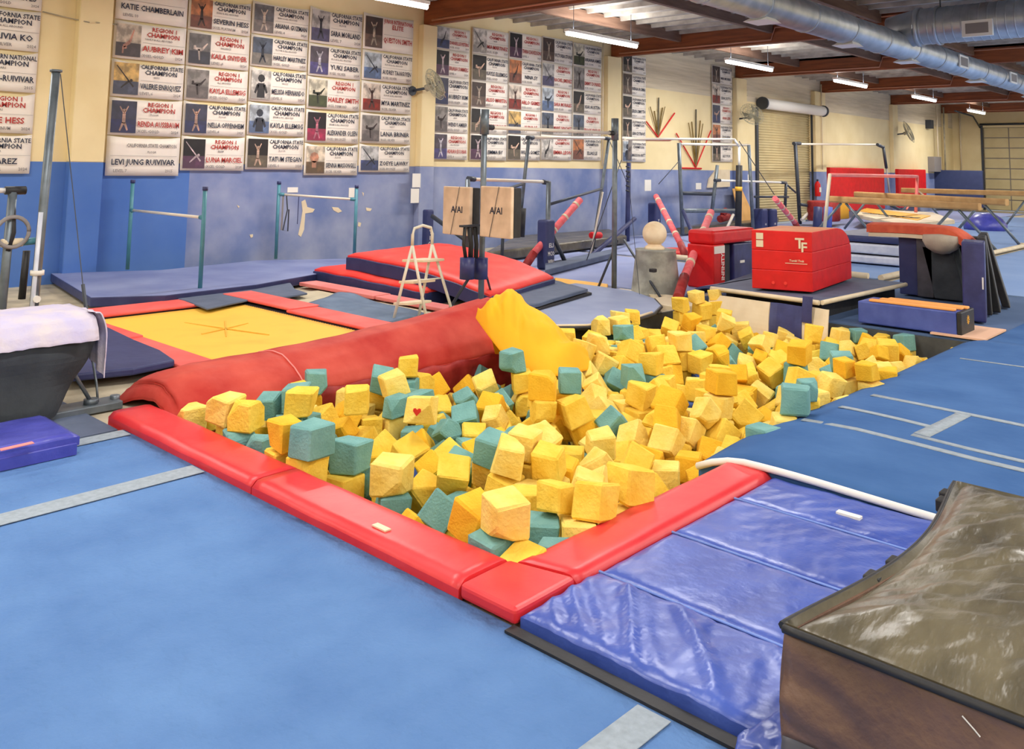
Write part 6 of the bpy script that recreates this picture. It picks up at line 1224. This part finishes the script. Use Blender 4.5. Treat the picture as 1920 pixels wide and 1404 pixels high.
# plywood sheet, cream cloth, yellow panel, small items
bm = NB(); a = WX(1391, 415, XW+.5); b = WX(1410, 415, XW+.5); z1_ = ztop(a, 354); hexa(bm, [(XW+.5, a.y-.1, .1), (XW+.5, b.y+.3, .1), (XW+.53, b.y+.3, .1), (XW+.53, a.y-.1, .1)], [(XW+.18, a.y, z1_), (XW+.18, b.y-.1, z1_), (XW+.21, b.y-.1, z1_), (XW+.21, a.y, z1_)]); obj('plywood_sheet', bm, m_ply, label='tan plywood sheet leaning on the pilaster left of the roll-up door', cat='board')
pq = [(1341, 318), (1366, 318), (1366, 350), (1325, 352), (1328, 335)]; bm = NB(); plate(bm, [WX(x, y, XW+.01) for x, y in pq], (.05, 0, 0)); obj('hanging_cloth', bm, m_creamv, label='cream cloth hanging on the blue wall below the wall rods', cat='cloth')
a = WX(1561, 413, -11.6); b = WX(1592, 376, -11.6); bm = NB(); box(bm, (-11.75, a.y, .2), (-11.6, b.y, b.z)); obj('leaning_mat', bm, m_yel, bevel=.03, label='upright yellow panel behind the white rail frame', cat='pad')
a = WX(1532, 415, -11.8); b = WX(1556, 376, -11.8); bm = NB(); tube(bm, [(-11.8, (a.y+b.y)/2, a.z), (-11.8, (a.y+b.y)/2, b.z)], (b.y-a.y)/2, 16); obj('red_roll', bm, m_skirt, bevel=.05, label='dark red upright roll mat left of the white rail frame', cat='roll mat')
for (px, col, lb) in ((1532, m_navy, 'navy lower post wrap beside the dark red roll mat'), (1551, mat('periwinkle_wrap', (84, 104, 190), .6), 'bright blue post wrap beside the white rail frame')):
    a = WX(px, 424, -11.2); b = WX(px+2, 388, -11.2); a.z = 0; bm = NB(); tube(bm, [a, b], .13, 10); obj('post_wrap', bm, col, label=lb, cat='pad')
bm = NB(); zt_ = .45; slab(bm, [G(1600, 400, zt_), G(1690, 420, zt_), G(1790, 412, zt_), G(1750, 398, zt_), G(1620, 391, zt_)], .12); t = obj('springboard_stack', bm, m_creamv, bevel=.02, label='cream and yellow low platform behind the salmon vault top', cat='mat')
bm = NB(); slab(bm, [G(1612, 395, .47), G(1720, 412, .47), G(1745, 404, .47), G(1625, 390, .47)], .02); o = obj('yellow_top', bm, m_yel); o.parent = t
bm = NB()
for i in range(7): 
    p = G(1625+i*15, 399+i*1.4, .49); box(bm, (p.x-.1, p.y-.1, .475), (p.x+.12, p.y+.12, .485))
o = obj('black_marks', bm, m_black); o.parent = t
bm = NB(); cc = [G(1815, 430, .0), G(1872, 432, .0), G(1870, 405, .3), G(1820, 400, .35)]; zc = (cc[0]+cc[2])/2
lathe(bm, Vector((cc[0].x+.5, cc[0].y, 0)), [(.6, 0), (.62, .2), (.5, .4), (.3, .5), (.02, .52)], 14)
for v in bm.verts: v.co += Vector((.06*nz(v.co.x*3, v.co.y*3, v.co.z), 0, .05*nz(v.co.x*4, v.co.y*2, 1)))
obj('bean_bag', bm, m_purple, label='crumpled violet bag with pink top beside the balance beam legs', cat='bag')
bm = NB(); p = WX(1358, 410, -12.6); tube(bm, [p+Vector((0, -.25, 0)), p+Vector((0, .25, .05))], .1, 10); tube(bm, [p+Vector((0, -.1, .1)), p+Vector((0, .1, .25))], .08, 8); obj('equipment_bag', bm, m_skirt, label='small dark bag on the olive mat by the wall', cat='bag')
# wall rods
def rods(cx, cy, tips, base, lab, grp=None):
    c_ = WX(cx, cy, XW+.03); t = root('wall_rods', c_, lab, 'wall decoration')
    for x, y, M, r in tips: tp('rod', [c_, WX(x, y, XW+.05)], r, M, t, 5)
    a, b = base; tp('base_rod', [WX(a[0], a[1], XW+.03), WX(b[0], b[1], XW+.03)], .025, m_redbox, t, 5)
ro = mat('olive_rod', (120, 96, 30), .6)
rods(1234, 257, [(1212, 228, m_redbox, .02), (1219, 200, ro, .014), (1227, 208, ro, .02), (1235, 183, m_olive, .022), (1242, 202, ro, .02), (1247, 200, ro, .012), (1265, 212, m_redbox, .022)], ((1205, 261), (1258, 262)), 'left fan of olive and red rods on the cream wall')
rods(1305, 314, [(1268, 250, m_redbox, .02), (1291, 230, ro, .014), (1297, 228, ro, .018), (1305, 205, m_olive, .022), (1313, 226, ro, .018), (1318, 232, ro, .012), (1333, 245, m_redbox, .02)], ((1278, 315), (1315, 316)), 'right fan of olive and red rods on the wall, reaching the blue band')
# wall fans
def fan(px, py, X, rad, lab, ang):
    c_ = WX(px, py, X); t = root('wall_fan', c_, lab, 'fan', 'wall-mounted cage fans')
    rot = Matrix.Translation(c_) @ Euler(ang).to_matrix().to_4x4()
    def ring(r, z, w=.006): return [rot @ Vector((r*math.cos(2*PI*i/28), r*math.sin(2*PI*i/28), z)) for i in range(29)]
    bm = NB()
    for r, z in ((rad, 0), (rad*.8, .05), (rad*.5, .08), (rad*.25, .09), (rad*.8, -.06), (rad*.5, -.09)): tube(bm, ring(r, z), .006, 4)
    for i in range(28):
        a = 2*PI*i/28; tube(bm, [rot @ Vector((math.cos(a)*rad*k, math.sin(a)*rad*k, z)) for k, z in ((.12, .1), (.6, .08), (1, 0), (.6, -.08), (.12, -.1))], .0045, 4)
    obj('cage', bm, m_fan, t)
    for i in range(3):
        bm = NB(); a = 2*PI*i/3
        vs = [bm.verts.new(rot @ Vector((math.cos(a+q)*rad*k, math.sin(a+q)*rad*k, z))) for q, k, z in ((-.1, .12, -.02), (-.25, .85, -.03), (.45, .85, .03), (.3, .12, .02))]; f_ = bm.faces.new(vs); bmesh.ops.solidify(bm, geom=[f_], thickness=.006); obj('blade', bm, m_fan, t)
    bm = NB(); tube(bm, [rot @ Vector((0, 0, -.05)), rot @ Vector((0, 0, -.22))], .07, 12); obj('motor', bm, m_fan, t)
    bm = NB(); q = rot @ Vector((0, 0, -.2)); w_ = Vector((XW+.02, q.y-.1, q.z-.05)); tube(bm, [q, w_], .028, 8); tube(bm, [w_, w_+Vector((.05, 0, 0))], .1, 8); obj('bracket', bm, m_dsteel, t)
fan(816, 158, -12.95, .33, 'grey cage fan on the pilaster between the two banner groups', (.5, 1.15, .9)); fan(1410, 214, -12.9, .38, 'grey cage fan left of the roll-up door', (.7, .9, .2)); fan(1704, 247, -12.9, .5, 'small far cage fan above the red wall pads', (.6, 1.1, .8))
# conduits and small boxes on walls
bm = NB(); tube(bm, [WX(180, 42, XW+.2), WX(200, 45, XW+.05), WX(222, 46, XW+.04)], .012, 6); tube(bm, [WX(80, 22, XW+.04), WX(130, 34, XW+.04), WX(168, 42, XW+.2)], .01, 6); obj('wall_cable', bm, m_conc, parent=wl)
for x in (1130, 1541, 1757, 1770, 1800): 
    bm = NB(); p = WX(x, 240, XW+.2) if x < 1780 else WY(x, 240, YF-.08); tube(bm, [(p.x, p.y, 1.8), (p.x, p.y, 4.9)], .04 if x > 1700 else .02, 6); o = obj('wall_conduit', bm, m_creamv if x != 1770 else m_conc, parent=wl)
bm = NB(); p = WX(1756, 308, XW+.2); box(bm, (XW, p.y-.6, p.z-.35), (XW+.3, p.y+.4, p.z+.35)); obj('electric_box', bm, m_inkg, label='grey electric box above the navy wall pad', cat='electrical box', bevel=.01)
bm = NB(); p = WX(1746, 233, XW+.2); box(bm, (XW, p.y-.2, p.z-.2), (XW+.25, p.y+.2, p.z+.2)); obj('wall_speaker', bm, m_dsteel, label='small dark box high on the wall right of the far fan', cat='speaker', bevel=.01)
# heart mark on one foam cube, and the stacked pair by the bolster
best = min((c for c in cubes if c[1] < 3), key=lambda c: (c[0].location-G(790, 765, .08)).length)[0]
if True:
    p = G(668, 750, .14); best2 = sorted((c for c in cubes if c[1] < 3), key=lambda c: (c[0].location-(p+Vector((0, 0, -.05)))).length)[0][0]
    best2.location = p; best2.rotation_euler = (0, 0, .9); best2['label'] = 'yellow foam cube standing highest on the pile against the red bolster'; best2['group'] = ''; del best2['group']
    best2.data = protoM[0, 1]
mk = NB(); hs = [(0, -.03), (.028, 0), (.026, .016), (.012, .02), (0, .01), (-.012, .02), (-.026, .016), (-.028, 0)]
vs = [mk.verts.new((x, .0, y)) for x, y in hs]; f_ = mk.faces.new(vs); bmesh.ops.solidify(mk, geom=[f_], thickness=.003)
me = bpy.data.meshes.new('heart_mark'); mk.to_mesh(me); mk.free(); me.materials.append(m_foamR)
ho = bpy.data.objects.new('heart_mark', me); C.objects.link(ho); ho.parent = best
best.location = G(790, 768, .13); best.rotation_euler = (-.25, 0, .55); best.data = protoM[4, 0]; ho.location = (0, -.1, -.01)
best['label'] = 'yellow foam cube with a small red heart mark near the bolster'
if 'group' in best: del best['group']
